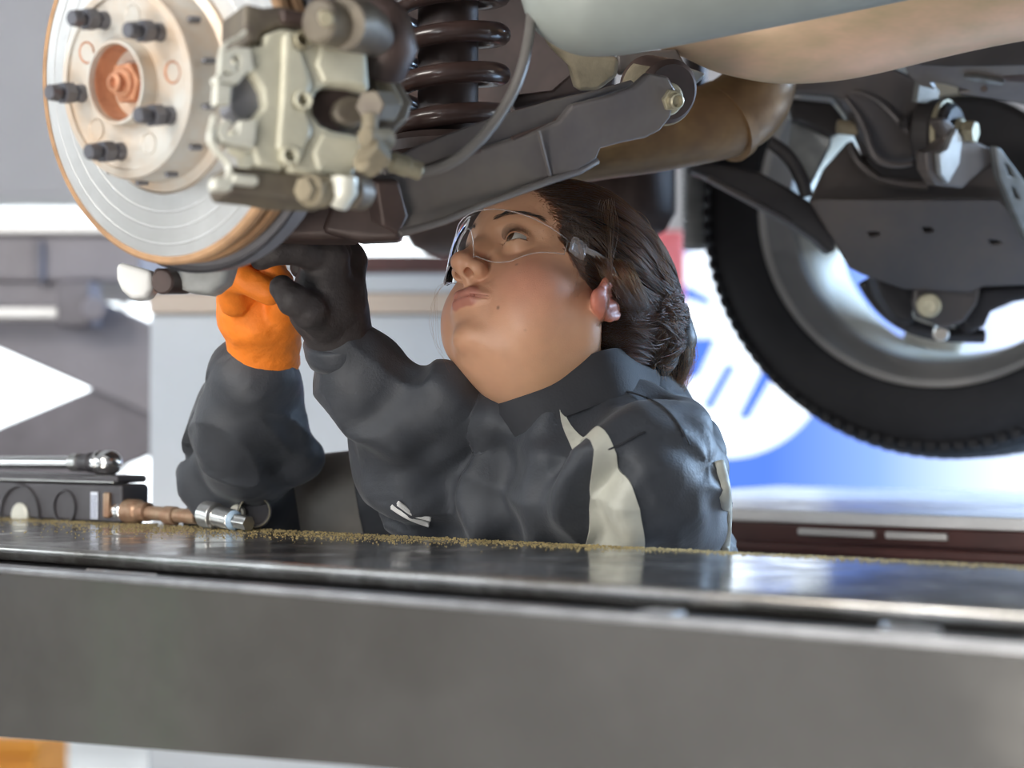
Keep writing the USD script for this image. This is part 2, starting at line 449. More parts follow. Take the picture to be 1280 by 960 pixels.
part(runway, "plate_lip", box_at(plate_pt + VX * (S0 + S1) / 2 + AX * 0.006 - UP * lipz / 2, (S1 - S0, 0.016, lipz + 0.001), VX, AX, UP, 0.0018), M["lift_edge"], "pale worn steel lip")
gap = (deck_near - plate_pt) @ AX
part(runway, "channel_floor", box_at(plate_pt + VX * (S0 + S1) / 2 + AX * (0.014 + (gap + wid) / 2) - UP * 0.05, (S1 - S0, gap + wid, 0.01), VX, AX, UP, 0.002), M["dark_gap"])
part(runway, "inner_beam", box_at(deck_near + VX * (S0 + S1) / 2 + AX * (wid - 0.02) - UP * 0.075, (S1 - S0, 0.03, 0.12), VX, AX, UP, 0.004), M["hazed_dark_paint"])
part(runway, "slide_rail", box_at(deck_near + VX * (S0 + S1) / 2 + AX * 0.03 - UP * 0.03, (S1 - S0, 0.03, 0.03), VX, AX, UP, 0.003), M["dark_gap"])
for s in (-2.3, 1.3):
    part(runway, "post", box_at(along(deck_near, s, wid / 2, -(RT + 0.03) / 2 - 0.03), (0.14, 0.16, RT - 0.06), VX, AX, UP, 0.006), M["hazed_dark_paint"])
spc = P(785, 766, (plate_pt + 0.02 * AX - C) @ CF * 1.03)
spc = plate_pt + VX * hit(785, 766)[0] + AX * 0.035 - UP * 0.012
part(runway, "spacer_block", box_at(spc, (0.027, 0.03, 0.022), VX, AX, UP, 0.002), M["pale_metal"], "bright steel block in the groove")
def groove_spring(x0, x1, dz, r, turns, nm="spring"):
    a = plate_pt + VX * hit(x0, 720)[0]; b = plate_pt + VX * hit(x1, 720)[0]
    a, b = a + AX * 0.03 + UP * dz, b + AX * 0.03 + UP * dz
    t = np.linspace(0, 1, turns * 14)
    x, y, z = frame(b - a)
    pts = a + (b - a) * t[:, None] + r * (np.cos(t * turns * 2 * np.pi)[:, None] * x + np.sin(t * turns * 2 * np.pi)[:, None] * y)
    part(runway, nm, tube(pts, 0.0011, 6), M["pale_metal"], "thin steel return spring")
groove_spring(72, 160, -0.004, 0.0028, 20)
groove_spring(1075, 1150, -0.004, 0.005, 12)

# dust and grit swept against the far edge of the runway
g = []
tet = np.array([[1, 1, 1], [1, -1, -1], [-1, 1, -1], [-1, -1, 1]], float)
tf = np.array([[0, 1, 2], [0, 3, 1], [0, 2, 3], [1, 3, 2]])
N = 16000
s = rng.uniform(-1.5, 0.75, N)
tt = wid - 0.004 - np.abs(rng.normal(0, 0.05, N)) * (0.5 + 1.2 * meshkit.noise(np.stack([s * 5, s * 0, s * 0], 1))) * np.clip(0.55 - s * 0.5, 0.15, 1.6)
keep = (tt > 0.01) & (rng.uniform(size=N) < np.clip(0.75 - s * 0.6, 0.12, 1))
s, tt = s[keep], tt[keep]
sz = rng.uniform(0.00025, 0.0008, len(s)) * np.where(rng.uniform(size=len(s)) < .06, 1.7, 1)
cen = deck_near + s[:, None] * VX + tt[:, None] * AX + UP * (sz[:, None] * 0.3)
v = (cen[:, None] + tet[None] * sz[:, None, None] * rng.uniform(0.5, 1.2, (len(s), 4, 1))).reshape(-1, 3)
f = (np.arange(len(s))[:, None, None] * 4 + tf[None]).reshape(-1, 3)
single("grit", (v, f), M["dust"], "tan dust and grit along the far edge of the grey runway", "grit", smooth=False, kind="stuff")

# ------------------------------------------------------------------ the second runway, behind the woman
far_near = on_deck(1100, 642)
W2 = 0.80
T0, T1 = -0.55, 2.3
runway2 = thing("lift_runway", "lift runway with a glare-whitened top and a dark red side under the fitted tyre", "lift runway", along(far_near, 0.5, W2 / 2, -RT))
part(runway2, "deck_plate", box_at(along(far_near, (T0 + T1) / 2, W2 / 2, -0.008), (T1 - T0, W2, 0.016), VX, AX, UP, 0.004), M["glare_white_deck"], "worn deck whitened for glare")
part(runway2, "side_beam", box_at(along(far_near, (T0 + T1) / 2, 0.03, -0.076), (T1 - T0, 0.05, 0.12), VX, AX, UP, 0.004), M["oxide_red"], "dark red side beam")
part(runway2, "side_flange", box_at(along(far_near, (T0 + T1) / 2, 0.0, -0.046), (T1 - T0, 0.03, 0.012), VX, AX, UP, 0.003), M["oxide_red"])
part(runway2, "side_beam", box_at(along(far_near, (T0 + T1) / 2, W2 - 0.03, -0.076), (T1 - T0, 0.05, 0.12), VX, AX, UP, 0.004), M["oxide_red"])
for x0, x1 in ((1003, 1120), (1146, 1234)):
    pa, pb = on_deck(x0, 650, RT - 0.012), on_deck(x1, 651, RT - 0.012)
    sa, sb = (pa - far_near) @ VX, (pb - far_near) @ VX
    part(runway2, "slot_cover", box_at(along(far_near, (sa + sb) / 2, 0.003, -0.026), (sb - sa, 0.01, 0.009), VX, AX, UP, 0.002), M["pale_metal"], "pale strip standing for light through a slot")  # strip coloured pale for the light seen through the side slot
for s in (-0.45, 2.1):
    part(runway2, "post", box_at(along(far_near, s, W2 / 2, -(RT + 0.03) / 2 - 0.05), (0.14, 0.2, RT - 0.10), VX, AX, UP, 0.006), M["hazed_dark_paint"])

# ------------------------------------------------------------------ white cabinet behind the hands
def px_box(x0, x1, y0, y1, d, depth, r=0.004):
    """a box square to our view whose front shows at those pixels"""
    a, b = P(x0, y1, d), P(x1, y0, d)
    return wbox(a[0], b[0], a[1], a[1] + depth, a[2], b[2], r)
dC = 2.9
c0 = P(400, 600, dC)
cabinet = thing("cabinet", "white steel workshop cabinet with a beige strip behind the raised hands", "cabinet", (c0[0], c0[1], 0))
lo, hi = P(186, 640, dC), P(580, 392, dC)
part(cabinet, "body", wbox(lo[0], hi[0], lo[1], lo[1] + 0.40, 0.02, hi[2], 0.006), M["white_enamel"])
a, b = P(186, 392, dC), P(580, 366, dC)
part(cabinet, "trim_strip", wbox(a[0], b[0], a[1] - 0.003, a[1] + 0.39, a[2], b[2], 0.003), M["beige_trim"], "beige strip")
a, b = P(176, 366, dC), P(580, 343, dC)
part(cabinet, "top_board", wbox(a[0] + 0.003, b[0], a[1] - 0.008, a[1] + 0.40, a[2], b[2], 0.005), M["white_enamel"])
ztop = b[2]
can = P(167, 345, 2.6)
# ------------------------------------------------------------------ dark scissor lift further back
sc = thing("scissor_lift", "blurred dark scissor lift with crossed legs beside the white cabinet", "lift", P(60, 900, 3.4) * [1, 1, 0])
def beam_px(p0, p1, half, d, thick, m, nm, lab=None):
    (xa, ya), (xb, yb) = p0, p1
    n = np.array([-(yb - ya), xb - xa], float); n /= np.linalg.norm(n); n *= half
    poly = [(xa + n[0], ya + n[1]), (xb + n[0], yb + n[1]), (xb - n[0], yb - n[1]), (xa - n[0], ya - n[1])]
    part(sc, nm, plate(poly, P((xa + xb) / 2, (ya + yb) / 2, d), -CF, thick, 0.006), m, lab)
beam_px((-360, 222), (470, 585), 53, 3.4, 0.05, M["hazed_mid_paint"], "leg")
beam_px((-360, 740), (470, 395), 53, 3.46, 0.05, M["hazed_dark_paint"], "leg")
part(sc, "pivot_pin", cyl(P(262, 486, 3.36), P(262, 486, 3.6), 0.035), M["pale_metal"])
part(sc, "platform", px_box(-420, 178, 292, 352, 3.38, 0.6, 0.01), M["hazed_mid_paint"])
part(sc, "platform_edge", px_box(-420, 178, 281, 292, 3.36, 0.66, 0.004), M["pale_metal"], "pale platform edge")
part(sc, "bracket", px_box(70, 112, 350, 408, 3.3, 0.10, 0.006), M["hazed_dark_paint"])
part(sc, "bracket", px_box(38, 52, 300, 352, 3.36, 0.05, 0.004), M["hazed_dark_paint"])
part(sc, "roller", cyl(P(117, 386, 3.28), P(117, 386, 3.42), 0.024), M["hazed_mid_paint"])
part(sc, "side_rail", px_box(-420, 72, 384, 398, 3.30, 0.05, 0.004), M["pale_metal"], "pale rail")
part(sc, "base_frame", wbox(P(-300, 600, 3.4)[0], P(300, 600, 3.4)[0], P(0, 600, 3.36)[1], P(0, 600, 3.95)[1], 0.0, 0.30, 0.01), M["hazed_dark_paint"])
# pale car body and panels far back on the left, above the lift
# ------------------------------------------------------------------ dark rail, red chest and lit sign behind her
single("steel_rail", px_box(380, 640, 318, 341, 3.6, 0.08, 0.006), M["oxide_red"], "dark red steel rail behind the cabinet top, level with her glasses", "rail")
a, b = P(798, 405, 4.2), P(857, 287, 4.2)
chest = thing("tool_chest", "salmon red tool chest behind the woman's hair", "tool chest", ((a[0] + b[0]) / 2, a[1] + 0.25, 0))
part(chest, "body", wbox(a[0] - 0.12, b[0], a[1], a[1] + 0.45, 0.08, b[2], 0.012), M["red_paint"])
for z0, z1 in ((0.15, 0.45), (0.47, 0.75), (0.77, 1.0), (1.02, b[2] - 0.03)):
    dr = part(chest, "drawer", wbox(a[0] - 0.1, b[0] - 0.03, a[1] - 0.012, a[1] + 0.01, z0, z1, 0.005), M["red_paint"])
    part(dr, "handle", wbox(a[0] - 0.08, b[0] - 0.08, a[1] - 0.03, a[1] - 0.01, z1 - 0.04, z1 - 0.02, 0.004), M["pale_metal"])

dS = 5.6
pS = P(905, 440, dS); mS = dS / F
sx0, sx1, sz0, sz1 = P(700, 0, dS)[0], P(1520, 0, dS)[0], P(0, 640, dS)[2], P(0, 304, dS)[2]
sign = thing("lit_sign", "glowing blue sign with a white round letter emblem behind the tyre", "sign", (pS[0], pS[1] + 0.1, 0))
part(sign, "sign_box", wbox(sx0, sx1, pS[1] + 0.005, pS[1] + 0.16, sz0, sz1, 0.01), M["window_frame"])
usdkit.material(stage, "/World/Looks/sign_panel", {"t": ("texture_coordinate", {}), "x": ("separate_xyz", {}), "m": ("map_range", {"from_min": float(P(960, 0, dS)[0] - pS[0]), "from_max": float(P(1260, 0, dS)[0] - pS[0]), "to_min": 0.0, "to_max": 1.0, "clamp": True}),
    "r": ("rgb_ramp", {"ramp": [(0, (.075, .17, .66)), (.45, (.20, .33, .85)), (1, (.62, .74, 1.0))]}), "e": ("emission", {"strength": 0.75})},
    [("t.object", "x.vector"), ("x.x", "m.value"), ("m.result", "r.fac"), ("r.color", "e.color")], surface="e.emission")
part(sign, "light_panel", wbox(sx0 + .02, sx1 - .02, pS[1] - 0.002, pS[1] + 0.006, sz0 + .02, sz1 - .02), "/World/Looks/sign_panel", "glowing panel, blue turning pale", smooth=False)
part(sign, "stand", wbox(pS[0] + 0.1, pS[0] + 0.2, pS[1] + 0.05, pS[1] + 0.12, 0, sz0, 0.01), M["hazed_dark_paint"])
part(sign, "stand", wbox(pS[0] + 1.1, pS[0] + 1.2, pS[1] + 0.05, pS[1] + 0.12, 0, sz0, 0.01), M["hazed_dark_paint"])
Rl = 131
from shapely.geometry import Point, LineString
from shapely.ops import unary_union
disc_ = Point(0, 0).buffer(Rl, 48)
def rel(pts): return Polygon([(x - 905, y - 440) for x, y in pts])
slits = [rel([(879, 508), (908, 456), (918, 458), (888, 512)]), rel([(922, 522), (952, 462), (966, 468), (934, 524)]), rel([(858, 424), (893, 424), (872, 470), (856, 474)]),
         rel([(858, 358), (886, 374), (888, 382), (856, 372)]), rel([(930, 330), (985, 380), (990, 420), (940, 400)]), rel([(800, 400), (830, 420), (820, 480), (795, 460)]), rel([(838, 500), (856, 480), (862, 520), (846, 530)])]
emblem = disc_
for s_ in slits: emblem = emblem.difference(s_.buffer(2.5))
ms = []
for pg in (emblem.geoms if emblem.geom_type == "MultiPolygon" else [emblem]):
    e = trimesh.creation.extrude_polygon(pg.simplify(0.5), 0.02)
    vv = np.array(e.vertices); ms.append((np.stack([pS[0] + vv[:, 0] * mS, pS[1] - 0.004 - vv[:, 2], pS[2] - vv[:, 1] * mS], 1), np.array(e.faces)[:, ::-1]))
part(sign, "emblem", cat(*ms), M["sign_white"], "white round emblem with slanting slits", smooth=False)

# ------------------------------------------------------------------ what the side plate mirrors: a parked car and green posts, out of view across the bay
def mirrored(x, y, D):
    r = ray(x, y); t_ = ((plate_pt - C) @ AX) / (r @ AX); q = C + r * t_
    u = r / np.linalg.norm(r); u = u - 2 * (u @ AX) * AX
    return q + u * D, u
wp, u_ = mirrored(285, 868, 4.6)
uh = u_ * [1, 1, 0]; uh /= np.linalg.norm(uh)
al = np.cross(UP, uh)                      # along the parked car
WR = .33
w0 = np.array([wp[0], wp[1], WR])
w2_ = mirrored(5, 880, 4.6)[0]; sgn_ = np.sign((w2_ - w0) @ al)
parked = thing("parked_car", "dark parked car in the bay across from the glossy side plate", "car", w0 * [1, 1, 0] + uh * .8)
ca = lambda s, t_, z: w0 * [1, 1, 0] + al * (s * sgn_) + uh * t_ + UP * z
def cbox(s0, s1, t0, t1, z0, z1, r, nm, m, lab=None):
    part(parked, nm, box_at(ca((s0 + s1) / 2, (t0 + t1) / 2, (z0 + z1) / 2), (s1 - s0, t1 - t0, z1 - z0), al, uh, UP, r), m, lab)
cbox(-.9, 3.4, .10, 1.75, .24, .82, .14, "body", M["car_paint"])
cbox(-.2, 2.6, .22, 1.62, .70, 1.42, .22, "cabin", M["car_paint"])
cbox(.0, 2.3, .19, .30, .92, 1.28, .04, "side_window", M["black_glass"])
for s_ in (0.0, 2.6):
    for t_, o_ in ((.02, -1), (1.62, 1)):
        wc = ca(s_, t_ + .1, WR)
        wn = part(parked, "wheel", lathe([(WR * .66, -.09), (WR * .8, -.10), (WR * .97, -.08), (WR, -.04), (WR, .06), (WR * .97, .10), (WR * .66, .09)], wc, uh * 1.0, 64), M["rubber"])
        part(parked if False else wn, "rim", lathe([(WR * .68, o_ * .085), (WR * .62, o_ * .07), (WR * .60, -o_ * .05)], wc, uh, 64), M["alloy"])
        sp = []
        for k_ in range(5):
            an_k = 2 * np.pi * k_ / 5 + .3; e_k = np.cos(an_k) * al + np.sin(an_k) * UP
            for dd_ in (-.16, .16):
                e2 = np.cos(an_k + dd_) * al + np.sin(an_k + dd_) * UP
                sp.append(cyl(wc + uh * o_ * .075 + e_k * WR * .10, wc + uh * o_ * .08 + e2 * WR * .64, .018, n=10))
        part(wn, "spokes", cat(*sp), M["alloy"])
for x_, D_, r_ in ((132, 3.6, .032), (203, 3.9, .045)):
    q_ = mirrored(x_, 850, D_)[0]
    gp = thing("guard_post", "slim green guard post beside the parked car" if x_ < 150 else "thicker green guard post beside the parked car", "post", q_ * [1, 1, 0])
    part(gp, "tube", cyl(q_ * [1, 1, 0] + UP * .01, q_ * [1, 1, 0] + UP * 1.45, r_), M["green_paint"])
    part(gp, "foot_plate", cyl(q_ * [1, 1, 0], q_ * [1, 1, 0] + UP * .015, r_ * 2.2), M["green_paint"])
# ------------------------------------------------------------------ car: surfaces
mat("rotor_iron", (0.72, 0.72, 0.71), 0.36, metal=0.75, vary=0.10, vscale=9)
mat("rotor_rust", (0.50, 0.30, 0.16), 0.7, metal=0.1, color2=(0.34, 0.20, 0.11), vscale=25)
mat("hat_steel", (0.62, 0.61, 0.57), 0.42, metal=0.3, color2=(0.60, 0.47, 0.35), vscale=16)
mat("copper_rust", (0.66, 0.34, 0.20), 0.5, metal=0.3, color2=(0.46, 0.20, 0.11), vscale=40)
mat("stud_steel", (0.16, 0.16, 0.18), 0.4, metal=0.6)  # lightened to put the pale haze over the disc into the colour
mat("shield_grey", (0.22, 0.22, 0.24), 0.5, metal=0.3, vary=0.2, vscale=10)  # lightened for the same haze
mat("caliper_alloy", (0.60, 0.575, 0.45), 0.42, metal=0.12, vary=0.14, vscale=16, bump=0.0006, bscale=120)
mat("clip_steel", (0.70, 0.69, 0.60), 0.35, metal=0.12)
mat("grimy_iron", (0.14, 0.115, 0.095), 0.5, metal=0.3, color2=(0.22, 0.19, 0.14), vscale=18, bump=0.0008, bscale=90)
mat("hazed_dark_iron", (0.075, 0.050, 0.044), 0.5, metal=0.2, vary=0.3, vscale=14)  # lifted towards brown to put the hazy veil into the colour
mat("bolt_tan", (0.42, 0.38, 0.27), 0.4, metal=0.5, vary=0.2, vscale=50)
mat("spring_paint", (0.070, 0.042, 0.036), 0.25, vary=0.2, vscale=20, coat=0.3)  # lightened and warmed for the hazy light under the car
mat("arm_paint", (0.135, 0.125, 0.130), 0.32, color2=(0.185, 0.165, 0.145), vscale=7, metal=0.25, rvary=0.12, bump=0.0005, bscale=60)
mat("hose_rubber", (0.15, 0.14, 0.13), 0.35)
mat("pipe_rust", (0.30, 0.19, 0.085), 0.42, color2=(0.16, 0.095, 0.05), vscale=9, metal=0.35, rvary=0.12, bump=0.0006, bscale=70)
mat("muffler_tan", (0.90, 0.58, 0.42), 0.45, color2=(0.56, 0.43, 0.27), vscale=8, metal=0.25, stretch=(0.7, 0.7, 2.0), bump=0.002, bscale=14)
mat("grey_cover", (0.30, 0.325, 0.30), 0.42, vary=0.08, vscale=10)
mat("bracket_tan", (0.26, 0.22, 0.15), 0.7, vary=0.25, vscale=30, bump=0.001, bscale=120)
mat("susp_grey", (0.150, 0.125, 0.110), 0.42, color2=(0.095, 0.090, 0.095), vscale=6, metal=0.3, bump=0.0006, bscale=50)
mat("susp_dark", (0.034, 0.030, 0.031), 0.5, vary=0.3, vscale=9)
mat("worn_steel", (0.40, 0.42, 0.43), 0.4, metal=0.55, color2=(0.20, 0.21, 0.21), vscale=9)
mat("rim_grey", (0.40, 0.38, 0.36), 0.42, metal=0.3, vary=0.08, vscale=9)
mat("rim_lit_tone", (0.80, 0.78, 0.72), 0.4, metal=0.2, color2=(0.62, 0.55, 0.42), vscale=7)  # pale tone takes in the light entering through the spokes
mat("boot_grey", (0.42, 0.43, 0.42), 0.6, vary=0.15, vscale=30)
mat("white_block", (0.72, 0.72, 0.70), 0.45)
M = LOOKS

# ------------------------------------------------------------------ brake disc, hat, hub and studs
dB = 1.36
Bc = P(199, 105, dB)
RB = 226 * dB / F
OUT = -AX + np.array([0, 0, -.14]); OUT /= np.linalg.norm(OUT)     # the hub leans a little: the suspension hangs
UPD = UP - OUT * (UP @ OUT); UPD /= np.linalg.norm(UPD)
def rr(k): return RB * k
disc = thing("brake_disc", "bare grey brake disc with five protruding wheel studs", "brake disc", Bc)
# friction ring: front plate, vanes, rear plate
part(disc, "friction_ring", lathe([(rr(.60), -.010), (rr(.60), -.001), (rr(.61), 0), (rr(.955), 0), (rr(.955), -.009), (rr(.60), -.010)], Bc, OUT, 160), M["rotor_iron"], "grey machined friction ring", smooth=25)
part(disc, "ring_rim", lathe([(rr(.953), -.009), (rr(.953), .0006), (rr(.985), .0004), (rr(1.0), -.002), (rr(1.0), -.009), (rr(.95), -.0095)], Bc, OUT, 160), M["rotor_rust"], "orange rusty outer edge", smooth=30)
for k in range(3):
    r0 = (.70, .79, .88)[k]
    part(disc, "wear_groove", lathe([(rr(r0), .0002), (rr(r0 + .006), .0006), (rr(r0 + .012), .0002)], Bc, OUT, 128), M["rotor_iron"], smooth=True)
vx, vy, vz = frame(OUT)
van = []
for k in range(44):
    t = 2 * np.pi * k / 44
    e = np.cos(t) * vx + np.sin(t) * vy; tg = np.cross(OUT, e)
    van.append(box_at(Bc + e * rr(.80) + OUT * -.0135, (rr(.34), .004, .009), e, tg, OUT, 0.0008))
part(disc, "cooling_vanes", cat(*van), M["rotor_rust"], smooth=False, kind="stuff")
part(disc, "rear_ring", lathe([(rr(.60), -.026), (rr(.60), -.018), (rr(1.0), -.018), (rr(1.0), -.0265), (rr(.60), -.026)], Bc, OUT, 128), M["rotor_rust"], smooth=25)
HT = 0.036
part(disc, "hat", lathe([(rr(.60), -.004), (rr(.590), .002), (rr(.545), .005), (rr(.535), .009), (rr(.525), HT - .004), (rr(.512), HT), (rr(.470), HT + .001), (rr(.462), HT - .0015), (rr(.22), HT - .003)], Bc, OUT, 128), M["hat_steel"], "pale steel hat of the disc", smooth=25)
for k in range(14):
    t = 2 * np.pi * k / 14 + .1
    e = np.cos(t) * vx + np.sin(t) * vy
    part(disc, "hat_notch", box_at(Bc + e * rr(.534) + OUT * .020, (.006, .004, .012), e, np.cross(OUT, e), OUT, .001), M["shield_grey"])
hub = part(disc, "hub", lathe([(rr(.235), HT - .004), (rr(.232), HT + .009), (rr(.225), HT + .011), (rr(.208), HT + .011), (rr(.203), HT + .009), (rr(.198), HT - .012), (1e-4, HT - .014)], Bc, OUT, 96), M["hat_steel"], "centre bore ring")
part(hub, "axle_nut", cat(hexprism(Bc + OUT * (HT - .014), Bc + OUT * (HT + .002), rr(.115)), cyl(Bc + OUT * (HT + .001), Bc + OUT * (HT + .006), rr(.082))), M["copper_rust"], "copper coloured axle nut")
part(hub, "axle_stub", lathe([(rr(.05), HT + .005), (rr(.05), HT + .012), (rr(.03), HT + .013), (rr(.02), HT + .008), (1e-4, HT + .007)], Bc, OUT, 40), M["copper_rust"])
part(hub, "bore_lining", lathe([(rr(.2005), HT + .006), (rr(.192), HT + .004), (rr(.188), HT - .012)], Bc, OUT, 64), M["copper_rust"])
for k in range(5):
    t = math.radians(180 - 72 * k + 2)
    # angle measured in the picture of the disc: right = along VX, up
    e = np.cos(t) * VX + np.sin(t) * UPD
    b = Bc + e * rr(.375) + OUT * (HT - .006)
    st = part(disc, "wheel_stud", cyl(b, b + OUT * .034, rr(.034), n=20), M["stud_steel"], "dark threaded wheel stud")
    part(st, "lug_nut", cat(cyl(b + OUT * .003, b + OUT * .011, rr(.052), rr(.046), n=24), hexprism(b + OUT * .014, b + OUT * .025, rr(.062))), M["stud_steel"])
    part(st, "stud_tip", cyl(b + OUT * .029, b + OUT * .038, rr(.048), rr(.042), n=24), M["stud_steel"])
for k in range(5):
    t = math.radians(180 - 72 * k + 38)
    e = np.cos(t) * VX + np.sin(t) * UPD
    b = Bc + e * rr(.36) + OUT * (HT - .002)
    part(disc, "hat_hole_rim", lathe([(rr(.062), 0), (rr(.058), .001), (rr(.05), 0), (rr(.048), -.003), (1e-4, -.003)], b, OUT, 32), M["copper_rust"] if k % 2 else M["hat_steel"])

# dust shield and knuckle behind the disc
shield = thing("dust_shield", "dark grey pressed dust shield behind the brake disc", "dust shield", Bc + AX * 0.03)
part(shield, "backing_plate", lathe([(rr(.3), -.034), (rr(1.02), -.034), (rr(1.05), -.030), (rr(1.05), -.028), (rr(1.03), -.037), (rr(.3), -.037)], Bc, OUT, 96), M["shield_grey"], smooth=30)
part(shield, "rim_lip", lathe([(rr(1.03), -.038), (rr(1.06), -.030), (rr(1.06), -.046), (rr(1.03), -.046)], Bc, OUT, 96), M["shield_grey"], smooth=30)
knuckle = thing("suspension_knuckle", "grey cast suspension knuckle hanging under the brake disc", "knuckle", P(255, 340, 1.47))
part(knuckle, "lower_lug", plate([(212, 322), (216, 352), (228, 364), (262, 368), (282, 352), (292, 318), (270, 300), (230, 302)], P(250, 335, 1.46), -CF, .05, .008), M["boot_grey"], "rounded pale grey lug")
part(knuckle, "bush_bolt", cyl(P(202, 352, 1.45), P(232, 352, 1.49), .011), M["hazed_dark_iron"])
part(knuckle, "clevis", plate([(192, 335), (214, 335), (213, 364), (192, 362)], P(200, 350, 1.46), -CF, .03, .003), M["hazed_dark_iron"])
part(knuckle, "upright", plate([(300, 215), (440, 240), (452, 262), (446, 300), (330, 300), (300, 320), (262, 330), (262, 300)], P(370, 265, 1.47), -CF, .06, .008), M["hazed_dark_iron"])
part(knuckle, "sensor_block", plate([(144, 326), (190, 338), (191, 362), (183, 373), (163, 374), (150, 362), (145, 350)], P(167, 350, 1.47), -CF, .03, .005), M["white_block"], "white plastic block")
part(knuckle, "hub_carrier", cyl(Bc - OUT * .045, Bc - OUT * .11, rr(.42), rr(.34)), M["grimy_iron"])
part(knuckle, "web", plate([(420, 235), (470, 225), (492, 262), (505, 300), (450, 302), (400, 290)], P(450, 262, 1.46), -CF, .035, .006), M["hazed_dark_iron"])

# ------------------------------------------------------------------ brake caliper
az = math.radians(33)
cn = np.array([math.sin(az), -math.cos(az), 0.10]); cn /= np.linalg.norm(cn)
cp = P(365, 140, 1.23)
cal = thing("brake_caliper", "pale alloy brake caliper clamped over the right edge of the brake disc", "brake caliper", cp)
CL = M["caliper_alloy"]
body = [(333, 42), (352, 35), (372, 37), (418, 46), (459, 50), (463, 115), (440, 108), (412, 106), (398, 113), (391, 128), (392, 142), (402, 156), (418, 163), (456, 170), (452, 196), (442, 222),
        (400, 219), (360, 214), (322, 208), (318, 186), (306, 178), (302, 155), (318, 147), (331, 131), (329, 114), (319, 96), (309, 86), (312, 58), (331, 56)]
part(cal, "housing", plate(body, cp, cn, .035, .0035, holes=[ellipse_px(376, 52, 5.5, 7, 14), ellipse_px(376, 127, 5.5, 8, 14), ellipse_px(360, 196, 8, 9, 14)]), CL, "pale alloy housing")
part(cal, "housing_back", plate([(330, 60), (455, 60), (455, 205), (325, 200)], cp - cn * .028, cn, .02, .003), M["grimy_iron"])
rib = plate([(356, 40), (372, 40), (392, 105), (384, 130), (392, 165), (372, 212), (345, 208), (352, 130)], cp + cn * .004, cn, .008, .0035, holes=[ellipse_px(376, 52, 6.5, 8, 14), ellipse_px(376, 127, 6.5, 9, 14), ellipse_px(360, 196, 9, 10, 14)])
part(cal, "rib", rib, CL)
part(cal, "raised_pad", plate([(404, 50), (457, 54), (459, 108), (436, 104), (406, 102), (396, 80)], cp + cn * .003, cn, .006, .003), CL)
part(cal, "raised_pad", plate([(404, 166), (454, 174), (449, 196), (441, 220), (400, 216), (392, 190)], cp + cn * .003, cn, .006, .003), CL)
for x, y, a, b in ((376, 52, 8, 9.5), (376, 127, 7.5, 10), (360, 196, 11, 12)):
    o, (ex, ey, ez) = to_plane([(x, y)], cp, cn)
    c3 = cp + ex * o[0, 0] + ey * o[0, 1]
    part(cal, "hole_boss", lathe([(.0072, -.02), (.0072, .0052), (.0062, .006), (.0044, .005), (.0038, -.004), (1e-4, -.004)], c3, cn, 28), CL if b > 9.7 else M["bolt_tan"])
# piston seen in the recess, and the dark pad in the front window
part(cal, "piston_boss", plate(ellipse_px(424, 134, 36, 30, 26), cp - cn * .012, cn, .03, .004), M["hazed_dark_iron"], "dark piston in the recess")
part(cal, "piston_cap", plate(ellipse_px(442, 138, 24, 20, 24), cp - cn * .004, cn, .02, .004), M["grimy_iron"])
part(cal, "brake_pad", plate([(286, 112), (296, 94), (308, 88), (320, 97), (331, 116), (331, 131), (316, 148), (300, 150), (288, 138)], cp - cn * .010, cn, .02, .002), M["shield_grey"], "dark edge of a brake pad")
# spring clips: curled strips
def strip_px(pts, w, thick, z=0.0, n=60):
    """a strip of sheet metal laid on the caliper's face, edge on"""
    q, (ex, ey, ez) = to_plane(pts, cp, cn)
    l = LineString(smooth_path(np.c_[q, np.zeros(len(q))], n)[:, :2]).buffer(w / 2, cap_style=1)
    m = trimesh.creation.extrude_polygon(l.simplify(.0001), thick)
    v = np.array(m.vertices)
    return cp + v[:, :1] * ex + v[:, 1:2] * ey + (v[:, 2:3] + z) * ez, np.array(m.faces)
c1 = part(cal, "spring_clip", plate([(282, 64), (294, 58), (314, 60), (318, 86), (308, 92), (298, 104), (272, 102), (270, 94), (288, 93), (300, 86), (302, 72), (296, 67), (290, 71), (290, 79), (298, 80), (294, 90), (284, 90), (280, 82)], cp + cn * .004, cn, .012, .001), M["clip_steel"], "bright curled spring clip")
part(cal, "spring_clip", plate([(267, 134), (296, 135), (300, 146), (300, 158), (297, 170), (289, 170), (284, 166), (286, 158), (291, 155), (288, 150), (280, 150), (274, 158), (273, 166), (278, 176), (292, 181), (308, 182), (318, 186), (322, 150), (300, 150), (290, 144), (268, 146)], cp + cn * .004, cn, .012, .001), M["clip_steel"], "bright curled spring clip")
part(cal, "clip_tab", plate([(271, 104), (290, 106), (288, 130), (270, 130)], cp + cn * .003, cn, .010, .001), M["clip_steel"])
part(cal, "clip_wire", strip_px([(304, 41), (296, 48), (281, 56), (276, 74), (275, 92), (271, 104)], .0024, .008, -.004), M["clip_steel"])
part(cal, "clip_wire", strip_px([(267, 146), (264, 160), (263, 176), (270, 188), (281, 199), (284, 222)], .0024, .008, -.004), M["clip_steel"])
